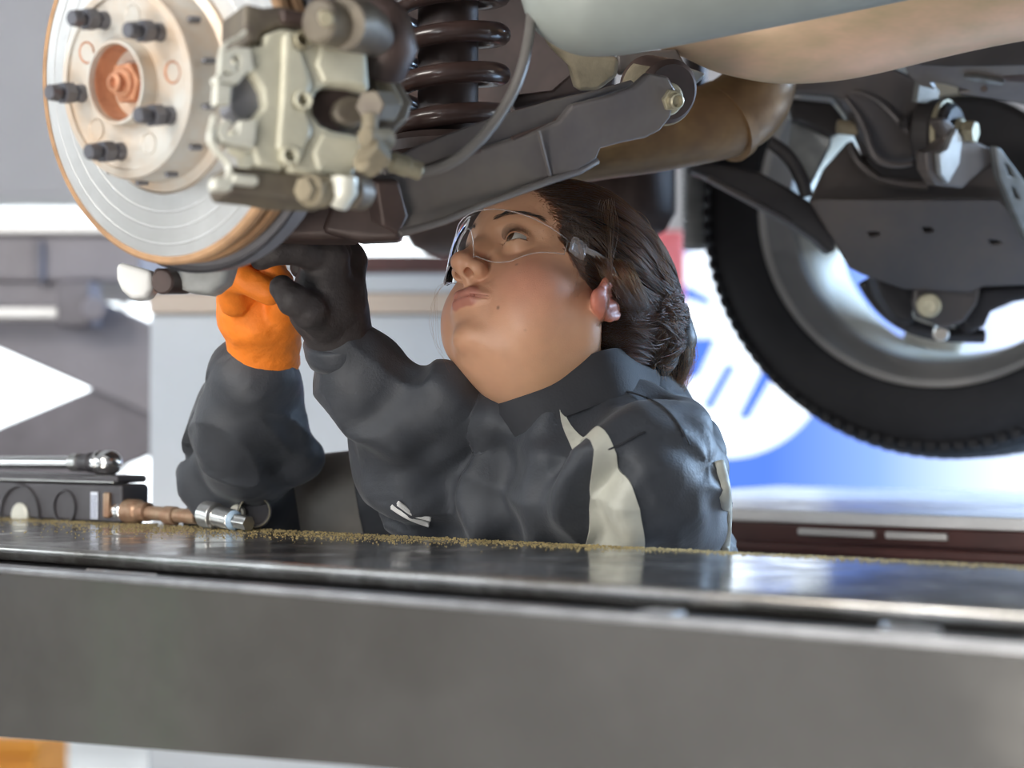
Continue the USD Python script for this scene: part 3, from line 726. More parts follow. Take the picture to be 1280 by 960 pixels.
# bracket above
part(cal, "bracket", plate([(306, 2), (330, 8), (352, 6), (418, 22), (424, 34), (412, 44), (370, 36), (348, 33), (330, 42), (327, 54), (310, 56), (305, 30)], cp - cn * .004, cn, .045, .004), M["grimy_iron"], "dark cast bracket arm")
part(cal, "bracket_face", plate([(352, 8), (412, 20), (408, 34), (354, 28)], cp + cn * .000, cn, .02, .003), M["hazed_dark_iron"])
part(cal, "guide_pin", cyl(P(396, 26, 1.225), P(446, 36, 1.26), .017), M["grimy_iron"])
part(cal, "bleed_cap", cyl(P(408, 24, 1.207), P(406, 20, 1.225), .0055), M["bolt_tan"])
part(cal, "guide_boot", tube(np.array([P(428, 30, 1.235), P(442, 30, 1.25), P(462, 40, 1.275), P(472, 50, 1.29)]), [.019, .021, .018, .014], 20), M["grimy_iron"])
part(cal, "mount_strap", plate([(434, 8), (446, 10), (444, 48), (438, 50)], cp + cn * .008, cn, .01, .002), M["bolt_tan"])
# actuator behind on the right
part(cal, "actuator", tube(np.array([P(468, 18, 1.315), P(478, 36, 1.305), P(484, 62, 1.305), P(478, 92, 1.315)]), [.020, .024, .024, .018], 24), M["hazed_dark_iron"], "dark rubber boot")
part(cal, "lever_arm", plate([(462, 96), (476, 86), (500, 96), (519, 128), (512, 150), (490, 172), (468, 168), (474, 130)], cp - cn * .045, cn, .02, .005), M["grimy_iron"], "brown lever arm")
part(cal, "lever_arm", plate([(470, 92), (490, 94), (508, 126), (500, 146), (484, 158), (484, 120)], cp - cn * .030, cn, .012, .005), M["bracket_tan"])
part(cal, "lever_nut", hexprism(P(462, 132, 1.245), P(484, 134, 1.275), .012), M["grimy_iron"])
part(cal, "link_pin", cat(cyl(P(463, 142, 1.245), P(461, 176, 1.245), .006), cyl(P(455, 172, 1.24), P(486, 174, 1.26), .008)), M["bracket_tan"])
part(cal, "banjo_bolt", cat(hexprism(P(458, 186, 1.24), P(476, 204, 1.25), .012), cyl(P(452, 198, 1.24), P(468, 208, 1.25), .010)), M["bracket_tan"])
# lower bracket and its pins
part(cal, "lower_bracket", plate([(288, 198), (300, 208), (330, 209), (400, 220), (441, 222), (442, 236), (420, 252), (360, 250), (330, 244), (290, 240), (286, 225)], cp - cn * .006, cn, .04, .004), M["grimy_iron"], "dark lower bracket")
part(cal, "pad_ear", cat(plate([(267, 221), (288, 221), (292, 200), (296, 200), (295, 222), (290, 238), (268, 236)], cp + cn * .004, cn, .012, .002), plate([(292, 216), (324, 220), (324, 231), (292, 228)], cp + cn * .006, cn, .010, .002)), M["clip_steel"], "pale pad ear")
part(cal, "lower_bolt", cat(cyl(P(385, 238, 1.22), P(405, 240, 1.235), .012), hexprism(P(378, 237, 1.215), P(390, 238, 1.223), .0095)), M["bracket_tan"])
part(cal, "slide_pin", tube(np.array([P(430, 222, 1.235), P(429, 238, 1.235), P(422, 256, 1.24)]), [.010, .011, .008], 20), M["clip_steel"])
part(cal, "slide_boot", cyl(P(436, 240, 1.245), P(454, 242, 1.26), .0125), M["grimy_iron"])

# ------------------------------------------------------------------ coil spring
dQ = 1.66
sc_ = P(560, 80, dQ)
turns, pit, Rs = 7.0, 50 * dQ / F, 66 * dQ / F
t = np.linspace(0, 1, 360)
zt = -(96 * dQ / F) + t * turns * pit
an = t * turns * 2 * np.pi + 2.2
pts = sc_ + Rs * (np.cos(an)[:, None] * EX + np.sin(an)[:, None] * EY) + zt[:, None] * UP
spring = thing("coil_spring", "thick dark brown coil spring standing on the suspension arm", "coil spring", pts.min(0) * [0, 0, 1] + sc_ * [1, 1, 0])
part(spring, "coil", tube(pts, 13 * dQ / F, 14), M["spring_paint"], smooth=True)
part(spring, "damper_tube", cyl(sc_ - UP * .09, sc_ + UP * .24, .030), M["hazed_dark_iron"])
part(spring, "seat", cyl(sc_ - UP * .10, sc_ - UP * .075, .066), M["hazed_dark_iron"])

# ------------------------------------------------------------------ lower control arm
an_ = np.array([0.42, -0.86, -0.28]); an_ /= np.linalg.norm(an_)
ap = P(650, 200, 1.47)
arm = thing("control_arm", "dark grey pressed steel control arm running over the woman's forehead", "control arm", ap)
face = [(470, 222), (505, 218), (560, 200), (605, 186), (660, 168), (700, 152), (716, 132), (760, 121), (792, 110), (812, 92), (836, 96), (846, 112), (839, 148), (826, 164), (808, 173), (782, 178), (752, 186), (746, 200), (722, 214), (690, 224), (650, 238), (600, 256), (556, 276), (520, 290), (500, 292), (488, 268)]
part(arm, "web", plate(face, ap, an_, .012, .003), M["arm_paint"], "dark satin web")
part(arm, "upper_flange", plate([(478, 206), (520, 182), (560, 166), (610, 148), (650, 136), (690, 124), (740, 113), (770, 104), (800, 96), (790, 110), (745, 124), (718, 130), (712, 146), (690, 157), (640, 174), (600, 186), (560, 199), (510, 214), (480, 222)], ap - an_ * .012, an_ + np.array([0, 0, .35]), .010, .003), M["arm_paint"], "rolled upper flange")
part(arm, "lower_lip", tube([P(500, 292, 1.40), P(556, 276, 1.42), P(600, 257, 1.445), P(650, 239, 1.465), P(690, 225, 1.485), P(722, 215, 1.50), P(746, 201, 1.512)], .0035, 10), M["arm_paint"], smooth=True)
part(arm, "seam", tube([P(673, 163, 1.460), P(681, 195, 1.474), P(688, 222, 1.486)], .0016, 8), M["arm_paint"])
part(arm, "seam", tube([P(776, 121, 1.518), P(778, 150, 1.53), P(777, 176, 1.54)], .0012, 8), M["arm_paint"])
for pts_ in ([(510, 219), (560, 202), (600, 188)], [(640, 173), (690, 155), (705, 142)]):
    part(arm, "weld_bead", tube([P(x, y, 1.40 + (x - 500) * .00045) for x, y in pts_], .002, 8), M["hazed_dark_iron"])
part(arm, "end_lug", plate([(468, 226), (500, 226), (512, 270), (500, 296), (478, 284)], ap + an_ * .002 - AX * .02, an_, .03, .004), M["hazed_dark_iron"])
part(arm, "inner_panel", plate([(690, 112), (720, 86), (748, 84), (770, 92), (768, 104), (740, 113), (700, 122), (640, 136), (640, 118)], P(710, 105, 1.72), -CF, .02, .004), M["hazed_dark_iron"])
bush_ax = an_
bo = P(826, 122, 1.535)
part(arm, "bushing", cyl(P(806, 108, 1.60), P(806, 108, 1.60) + an_ * .05, .030), M["hazed_dark_iron"], "dark rubber bushing")
part(arm, "bushing_sleeve", lathe([(.031, -.02), (.031, .012), (.029, .014), (.026, .012), (.026, -.02)], P(806, 110, 1.60) + an_ * .03, an_, 48), M["bracket_tan"])
bl = part(arm, "pivot_bolt", cat(cyl(bo, bo + an_ * .017, .0150), hexprism(bo + an_ * .015, bo + an_ * .024, .0105)), M["bolt_tan"], "round flanged pivot bolt")
part(bl, "bolt_tip", lathe([(.007, .022), (.007, .030), (.0055, .031), (.004, .027), (1e-4, .027)], bo, an_, 32), M["bolt_tan"])

# bracket the arm hangs from
brk = thing("body_bracket", "tan dusty body bracket between the coil spring and the grey cover", "bracket", P(720, 70, 1.66))
part(brk, "web", plate([(676, -20), (694, -6), (716, 52), (748, 68), (775, 72), (772, 96), (748, 114), (722, 114), (714, 84), (690, 60), (679, 40)], P(720, 70, 1.62), an_ + np.array([-.3, 0, 0]), .03, .005), M["bracket_tan"])
part(brk, "hanger", plate([(770, 66), (846, 60), (868, 100), (845, 142), (835, 110), (800, 84), (772, 92)], P(820, 90, 1.70), -CF, .02, .004), M["susp_grey"])
part(brk, "hanger_cheek", plate([(815, 62), (862, 84), (885, 92), (870, 104), (850, 96)], P(845, 85, 1.66), -CF, .012, .003), M["worn_steel"])

# brake hose with its ferrule
hose = thing("brake_hose", "grey rubber brake hose curving down from above the control arm", "brake hose", P(600, 190, 1.36))
hp = smooth_path([P(668, -30, 1.44), P(665, 10, 1.42), P(660, 52, 1.40), P(646, 104, 1.385), P(620, 150, 1.375), P(588, 186, 1.365), P(556, 207, 1.36), P(524, 214, 1.352)], 80)
part(hose, "hose", tube(hp, 7 * 1.37 / F, 14), M["hose_rubber"], smooth=True)
f0, f1 = P(524, 214, 1.352), P(474, 197, 1.34)
part(hose, "ferrule", cat(cyl(f0 + (f1 - f0) * -.05, f0 + (f1 - f0) * .30, .0075), cyl(f0 + (f1 - f0) * .25, f0 + (f1 - f0) * .72, .0085), hexprism(f0 + (f1 - f0) * .68, f0 + (f1 - f0) * 1.0, .0068)), M["bolt_tan"], "tan crimped ferrule")

# ------------------------------------------------------------------ exhaust, muffler, grey cover, under-shield
def sized_tube(rows, d, n=28, squash=None, count=60):
    """rows of (x, y, radius in pixels); d a depth or one per row"""
    dd = [d] * len(rows) if np.ndim(d) == 0 else d
    p = smooth_path([P(x, y, z) for (x, y, r), z in zip(rows, dd)], count)
    from scipy.interpolate import PchipInterpolator
    s = np.r_[0, np.cumsum(np.linalg.norm(np.diff([P(x, y, z) for (x, y, r), z in zip(rows, dd)], axis=0), axis=1))]
    r = PchipInterpolator(s, [r * z / F for (x, y, r), z in zip(rows, dd)])(np.linspace(0, s[-1], count))
    return tube(p, np.maximum(r, 1e-4), n)
pipe = thing("exhaust_pipe", "rusty brown bent exhaust pipe under the tan muffler", "exhaust pipe", P(860, 160, 1.85))
part(pipe, "pipe", sized_tube([(640, 222, 34), (720, 190, 40), (800, 172, 46), (880, 156, 48), (928, 136, 50), (948, 104, 47), (950, 60, 46), (950, 20, 46)], [1.80, 1.81, 1.82, 1.84, 1.86, 1.88, 1.89, 1.90], 40, count=90), M["pipe_rust"], smooth=True)
part(pipe, "flange", lathe([(.038, -.006), (.047, -.006), (.047, .006), (.038, .006)], P(905, 152, 1.85), P(948, 118, 1.87) - P(890, 158, 1.84), 48), M["pipe_rust"])
muf = thing("muffler", "large tan muffler body crossing above the exhaust pipe", "muffler", P(1060, 30, 1.72))
part(muf, "shell", sized_tube([(800, 30, 4), (812, 30, 24), (850, 22, 52), (905, 17, 75), (980, 12, 92), (1060, 0, 97), (1140, -20, 98), (1280, -46, 95), (1400, -60, 90), (1480, -70, 70), (1500, -72, 6)], 1.72, 56, count=120), M["muffler_tan"], smooth=True)
cov = thing("sill_cover", "pale grey green rounded sill cover at the top above the muffler", "cover", P(900, 20, 1.42))
part(cov, "shell", sized_tube([(668, -52, 4), (676, -44, 42), (700, -32, 78), (740, -24, 93), (800, -30, 93), (920, -52, 92), (1120, -92, 92), (1300, -130, 92)], 1.42, 56, count=90), M["grey_cover"], smooth=True)
under = thing("under_shield", "dark ribbed plastic under-shield at the far upper edge beside the muffler", "under-shield", P(1210, 100, 1.95))
un = np.array([-.1, -.55, -.83])
part(under, "panel", plate([(1128, 80), (1180, 74), (1290, 72), (1420, 80), (1420, 140), (1290, 134), (1240, 124), (1180, 116), (1150, 108), (1136, 96)], P(1210, 100, 1.95), un, .012, .002, holes=[[(1164, 104), (1180, 106), (1212, 114), (1190, 117), (1172, 114)]]), M["arm_paint"])
part(under, "upper_step", plate([(1128, 78), (1190, 66), (1240, 52), (1290, 46), (1420, 30), (1420, 90), (1290, 82), (1190, 84), (1150, 82)], P(1210, 72, 1.90), un + np.array([0, -.8, .3]), .012, .002), M["susp_dark"])
part(under, "rib", plate([(1200, 97), (1222, 97), (1256, 104), (1252, 107), (1222, 103)], P(1225, 101, 1.94), un, .006, .001), M["worn_steel"])
part(under, "rib", plate([(1252, 96), (1290, 94), (1290, 104), (1258, 102)], P(1270, 99, 1.94), un, .006, .001), M["hazed_dark_iron"])
part(under, "clip", cyl(P(1230, 111, 1.94), P(1230, 111, 1.95), .004), M["hazed_dark_iron"])

# ------------------------------------------------------------------ the far wheel
dW = 2.39
Wc = P(1199, 256, dW)
RW = 317 * dW / F
WA = P(1199, 256, dW) - C; WA[2] = 0; WA /= np.linalg.norm(WA)
IN = -AX * .75 - WA * .25; IN /= np.linalg.norm(IN)      # the wheel's inner side faces us
wheel = thing("roadwheel", "black car tyre on a grey rim seen from its inner side", "wheel", Wc - UP * RW)
w = .115
tp = [(.70, .80), (.735, .96), (.80, 1.0), (.88, .98), (.945, .90), (.98, .78), (.995, .55), (1.0, 0), (.995, -.55), (.98, -.78), (.945, -.90), (.88, -.98), (.80, -1.0), (.72, -.9)]
part(wheel, "tyre", lathe([(RW * a, w * b) for a, b in tp], Wc, IN, 120), M["rubber"], "black tyre", smooth=40)
wx, wy, wz = frame(IN)
tb = []
for k in range(110):
    t = 2 * np.pi * k / 110; e = np.cos(t) * wx + np.sin(t) * wy; tg = np.cross(IN, e)
    for q, ww in ((.82, .035), (.28, .05), (-.28, .05), (-.82, .035)):
        tb.append(box_at(Wc + e * (RW * (.984 if abs(q) < .5 else .950)) + IN * (w * q), (.012, RW * 2 * np.pi / 110 * .7, ww), e, tg, IN, .002))
part(wheel, "tread_blocks", cat(*tb), M["rubber"], smooth=False, kind="stuff")
rim = part(wheel, "rim", lathe([(RW * .70, w * .72), (RW * .735, w * .88), (RW * .725, w * .93), (RW * .70, w * .90), (RW * .66, w * .66), (RW * .63, w * .60), (RW * .605, w * .2)], Wc, IN, 120), M["rim_grey"], "matt grey inner rim flange", smooth=40)
part(rim, "rim_barrel", lathe([(RW * .64, w * .62), (RW * .615, w * .40), (RW * .60, w * .1), (RW * .58, -w * .4), (RW * .60, -w * .9)], Wc, IN, 120), M["rim_lit_tone"], "dusty rim barrel in a painted lit tone", smooth=True)
gapv = VX * .30 - UP * .95
for k in range(5):
    t = 2 * np.pi * k / 5 + math.atan2(gapv @ wy, gapv @ wx) + math.pi / 5
    e = np.cos(t) * wx + np.sin(t) * wy
    part(rim, "spoke", box_at(Wc + e * RW * .34 - IN * w * .72, (RW * .56, .09, .03), e, np.cross(IN, e), IN, .012), M["rim_lit_tone"])
part(rim, "rim_centre", cyl(Wc - IN * w * .95, Wc - IN * w * .5, RW * .2), M["rim_lit_tone"])
fd = part(wheel, "drum_shield", lathe([(1e-4, .02), (RW * .40, .02), (RW * .43, .012), (RW * .43, -.03)], Wc, IN, 80), M["susp_dark"], "dark brake backing plate")

# ------------------------------------------------------------------ suspension in front of the far wheel
sub = thing("rear_subframe", "dark brown pressed trailing arm with a rubber bushing left of the far wheel hub", "trailing arm", P(1110, 130, 2.05))
SG = M["susp_grey"]
sn = np.array([.15, -.95, -.25])
part(sub, "shell", plate([(985, 98), (1050, 92), (1108, 80), (1150, 98), (1174, 100), (1168, 135), (1158, 140), (1152, 165), (1150, 198), (1138, 207), (1108, 207), (1092, 198), (1080, 170), (1070, 145), (1056, 126), (1040, 122), (995, 118)], P(1100, 140, 2.02), sn, .05, .008), SG, "pressed steel shell")
part(sub, "raised_fold", sized_tube([(990, 114, 3), (1040, 114, 3), (1078, 117, 4), (1098, 127, 4), (1118, 146, 4), (1136, 166, 3)], 2.012, 12), SG, smooth=True)
part(sub, "side_fold", sized_tube([(1056, 122, 3), (1072, 144, 4), (1084, 172, 5), (1096, 198, 5), (1116, 206, 4), (1140, 204, 3)], 2.008, 12), SG, smooth=True)
part(sub, "slot", plate(ellipse_px(1131, 155, 3.5, 6.5, 16), P(1131, 155, 1.988), sn, .012, 0), M["dark_gap"])
part(sub, "worn_cheek", plate([(1150, 100), (1163, 101), (1175, 114), (1171, 140), (1163, 130), (1146, 128)], P(1160, 118, 1.995), sn + np.array([.6, 0, 0]), .008, .001), M["worn_steel"], "worn bright edge")
bx = np.array([.80, -.58, -.1]); bx /= np.linalg.norm(bx)
bb = P(1150, 165, 2.03)
part(sub, "bushing", cat(cyl(bb, bb + bx * .03, .040, n=40), cyl(bb + bx * .03, bb + bx * .045, .034, n=40)), M["susp_dark"])
part(sub, "bushing_ring", lathe([(.036, .028), (.0385, .028), (.0385, .034), (.036, .034)], bb, bx, 48), M["bolt_tan"], "thin brass coloured ring")
nt = part(sub, "bush_nut", cat(cyl(bb + bx * .046, bb + bx * .054, .017), hexprism(bb + bx * .054, bb + bx * .070, .0135)), M["bolt_tan"])
part(sub, "hanger_fin", plate([(1172, 148), (1186, 148), (1206, 168), (1246, 188), (1250, 196), (1215, 226), (1205, 236), (1170, 232), (1160, 215), (1158, 190), (1170, 186), (1184, 172)], P(1200, 190, 1.99), sn + np.array([.5, 0, 0]), .02, .004), SG)
part(sub, "fin_gleam", plate([(1196, 160), (1204, 172), (1200, 205), (1186, 230), (1176, 218), (1174, 192), (1184, 186), (1188, 176)], P(1190, 195, 1.975), sn + np.array([.7, 0, 0]), .008, .002), M["worn_steel"])  # gleam on the fin, built as a paler steel plate
part(sub, "inner_wall", plate([(1080, 196), (1160, 200), (1160, 226), (1100, 222)], P(1120, 210, 2.06), sn, .03, .003), M["dark_gap"])
part(sub, "stub_bolt", cyl(P(1046, 158, 2.05), P(1072, 161, 2.05), .009), M["bracket_tan"])

skid = thing("skid_plate", "brown grey skid plate with three slots under the far hub", "skid plate", P(1150, 300, 2.08))
kn = np.array([.05, -.86, -.5])
slots = [[(1084, 290), (1098, 290), (1100, 294), (1088, 296)], [(1152, 284), (1164, 285), (1168, 290), (1156, 291)], [(1236, 300), (1248, 301), (1252, 305), (1240, 306)]]
part(skid, "plate", plate([(1012, 252), (1024, 249), (1120, 250), (1250, 250), (1268, 270), (1286, 300), (1330, 330), (1330, 356), (1230, 358), (1212, 366), (1130, 362), (1078, 344), (1062, 336)], P(1150, 300, 2.06), kn, .010, .002, holes=slots), SG, "flat slotted plate")
part(skid, "plate_back", plate([(1030, 262), (1260, 262), (1300, 340), (1080, 336)], P(1150, 300, 2.10), kn, .02, .003), M["dark_gap"])
part(skid, "upper_wall", plate([(1012, 252), (1030, 212), (1060, 178), (1066, 175), (1084, 204), (1100, 222), (1150, 232), (1210, 226), (1246, 196), (1256, 214), (1270, 262), (1250, 256), (1120, 252)], P(1140, 230, 2.10), kn + np.array([0, 0, .45]), .012, .003), SG)
part(skid, "wall_fold", sized_tube([(1062, 178, 4), (1068, 196, 5), (1084, 214, 6), (1110, 226, 6), (1160, 232, 6)], 2.07, 10), SG, smooth=True)
part(skid, "brace", plate([(1244, 182), (1252, 186), (1280, 224), (1330, 280), (1330, 320), (1284, 300), (1262, 252), (1250, 222)], P(1264, 240, 2.03), sn + np.array([.3, 0, 0]), .012, .002, holes=[[(1256, 204), (1262, 208), (1268, 222), (1262, 220)], [(1264, 232), (1270, 236), (1276, 250), (1269, 248)]]), M["worn_steel"], "bright perforated brace")

eye = thing("toe_link", "dark link end with a pale bolt below the slotted skid plate", "suspension link", P(1165, 380, 2.12))
part(eye, "rubber_block", plate([(1090, 340), (1146, 346), (1152, 362), (1142, 392), (1150, 408), (1122, 400), (1102, 372)], P(1130, 372, 2.14), -CF, .05, .006), M["susp_dark"])
part(eye, "rubber_block", plate([(1226, 360), (1330, 350), (1330, 366), (1266, 378), (1240, 390), (1232, 408), (1212, 418), (1200, 400)], P(1250, 380, 2.16), -CF, .05, .006), M["susp_dark"])
part(eye, "lug", plate([(1146, 352), (1226, 358), (1222, 380), (1206, 402), (1182, 412), (1168, 404), (1146, 396), (1142, 376)], P(1180, 380, 2.11), -CF, .016, .004), SG)
part(eye, "bolt", cat(cyl(P(1161, 382, 2.108), P(1161, 382, 2.098), .0155), hexprism(P(1161, 382, 2.098), P(1161, 382, 2.086), .010)), M["bolt_tan"], "pale flanged bolt")
part(eye, "lower_arm", sized_tube([(1080, 350, 9), (1110, 388, 11), (1140, 408, 10), (1180, 418, 9), (1230, 420, 9)], 2.2, 16), M["susp_dark"], smooth=True)
part(eye, "drain_nut", cyl(P(1176, 414, 2.13), P(1176, 418, 2.12), .010), M["chrome"])

link = thing("lateral_link", "dark slanting suspension bar crossing the upper left of the far tyre", "suspension link", P(960, 255, 2.06))
part(link, "bar", plate([(845, 206), (880, 202), (905, 205), (950, 214), (990, 236), (1020, 256), (1044, 300), (1048, 326), (1020, 300), (990, 280), (958, 262), (930, 246), (885, 222)], P(950, 245, 2.05), -CF, .04, .006), M["susp_dark"])
part(link, "bar_edge", sized_tube([(885, 222, 3), (930, 246, 3), (960, 262, 3), (990, 279, 3)], 2.045, 8), SG, smooth=True)
part(link, "curl", sized_tube([(962, 178, 8), (985, 196, 9), (1000, 220, 9), (1008, 246, 8)], 2.03, 16), M["susp_dark"], smooth=True)
part(link, "upper_bar", plate([(985, 122), (1040, 128), (1058, 150), (1050, 166), (1040, 170), (1000, 150), (990, 150)], P(1020, 145, 2.10), -CF, .03, .004), M["susp_dark"])
part(link, "gleam_plate", plate([(990, 150), (1002, 143), (1040, 164), (1036, 184), (1010, 236), (1000, 220), (982, 196)], P(1010, 185, 2.14), -CF + np.array([-.5, 0, -.2]), .01, .002), M["worn_steel"], "bright worn plate")
damper = thing("shock_absorber", "grey ribbed shock absorber boot left of the far tyre", "shock absorber", P(870, 312, 2.62))
prof = []
z0, z1 = P(870, 312, 2.6)[2], P(870, 205, 2.6)[2]
for k in range(15):
    prof += [(.017, z0 + (z1 - z0) * k / 15 - z0), (.0205, z0 + (z1 - z0) * (k + .5) / 15 - z0)]
part(damper, "ribbed_boot", lathe(prof, P(869, 312, 2.6), UP, 40), M["boot_grey"], smooth=40)
part(damper, "top_tube", cyl(P(869, 205, 2.6), P(869, 60, 2.6), .018), M["hazed_dark_iron"])

# ------------------------------------------------------------------ car body over it all
def on_car(s, t, z): return np.array([0, 0, 0]) + VX * s + AX * t + UP * z
s_ax = Bc @ VX
carb = thing("car", "dark underside of the raised car above the suspension", "car", on_car(s_ax - 1.2, 1.75, RT + .36))
def car_box(s0, s1, t0, t1, z0, z1, r, nm, m, lab=None):
    part(carb, nm, box_at(on_car((s0 + s1) / 2 + s_ax, (t0 + t1) / 2, (z0 + z1) / 2), (s1 - s0, t1 - t0, z1 - z0), VX, AX, UP, r), m, lab)
car_box(-.70, 3.2, 1.22, 2.15, RT + .73, RT + .78, .02, "floor_pan", M["hazed_dark_iron"])
car_box(-.75, 3.3, .80, 2.75, RT + .86, RT + 1.35, .08, "body_shell", M["car_paint"])
car_box(-.70, -.02, 1.60, 1.66, RT + .40, RT + .66, .02, "inner_wall", M["hazed_dark_iron"])
car_box(-.62, -.17, 1.95, 2.07, RT + .37, RT + .56, .04, "cross_member", M["hazed_dark_iron"])
car_box(-.70, -.32, 1.5, 2.15, RT + .42, RT + .63, .05, "fuel_tank", M["hazed_dark_iron"])
# ------------------------------------------------------------------ the woman: surfaces
coloured("skin", 0.44, bump=0.00018, bscale=900, mottle=0.10, mscale=45, subsurface_weight=0.12, subsurface_scale=0.006, subsurface_radius=(1.0, 0.35, 0.2), specular_ior_level=0.4)
coloured("eye_surface", 0.06)
mat("hair_base", (0.010, 0.006, 0.005), 0.45, vary=0.3, vscale=60)
usdkit.material(stage, "/World/Looks/hair_strands", {"h": ("principled_hair_bsdf", {"parametrization": "Melanin concentration", "melanin": 0.96, "melanin_redness": 0.42, "roughness": 0.24, "radial_roughness": 0.42, "random_color": 0.25, "random_roughness": 0.2})}, [], surface="h.BSDF")
mat("cloth_charcoal", (0.038, 0.042, 0.051), 0.55, vary=0.12, vscale=14, bump=0.00035, bscale=420, sheen=0.15)
mat("cloth_dark", (0.028, 0.029, 0.034), 0.75, vary=0.12, vscale=14, bump=0.0003, bscale=420)
mat("reflective_band", (0.56, 0.55, 0.47), 0.5, vary=0.08, vscale=20, bump=0.0004, bscale=150)
mat("grey_band", (0.21, 0.195, 0.175), 0.6, vary=0.08, vscale=20, bump=0.0004, bscale=150)
mat("glove_orange", (0.90, 0.23, 0.018), 0.62, vary=0.10, vscale=25, bump=0.0006, bscale=220)
mat("glove_black", (0.045, 0.038, 0.038), 0.62, vary=0.2, vscale=30, bump=0.0006, bscale=260)
mat("emblem_white", (0.75, 0.74, 0.72), 0.6)
mat("boot_leather", (0.03, 0.025, 0.022), 0.5)
mat("lash", (0.012, 0.008, 0.006), 0.5)
usdkit.material(stage, "/World/Looks/clear_lens", {"t": ("transparent_bsdf", {"color": (0.95, 0.95, 0.94)}), "g": ("glossy_bsdf", {"color": (1, 1, 1), "roughness": 0.01}),
    "f": ("fresnel", {"IOR": 1.09}), "m": ("mix_closure", {})}, [("f.fac", "m.fac"), ("t.BSDF", "m.closure1"), ("g.BSDF", "m.closure2")], surface="m.closure")
LOOKS["hair_strands"] = "/World/Looks/hair_strands"; LOOKS["clear_lens"] = "/World/Looks/clear_lens"
mat("clear_plastic", (0.9, 0.9, 0.92), 0.12, transmission_weight=0.85, ior=1.3)
M = LOOKS

# ------------------------------------------------------------------ head: local axes x = face, y = her left, z = crown
from scipy.spatial.transform import Rotation as Rot
HR = CB @ Rot.from_euler("ZYX", [216, -28.5, 12.5], degrees=True).as_matrix()
HP = C + CB @ np.array([0.0278, 1.62, 0.0772])
HS = 0.985
def hw(p): return (np.asarray(p, float) * HS) @ HR.T + HP          # head -> world
def hl(p): return (np.asarray(p, float) - HP) @ HR / HS             # world -> head
down = HR.T @ np.array([0, 0, -1.0])                                # the world's down, in head axes
nb = hl(P(724, 545, 1.68))                                          # foot of the neck
EYE = np.array([.0675, .0335, .0185]); ER = .0125

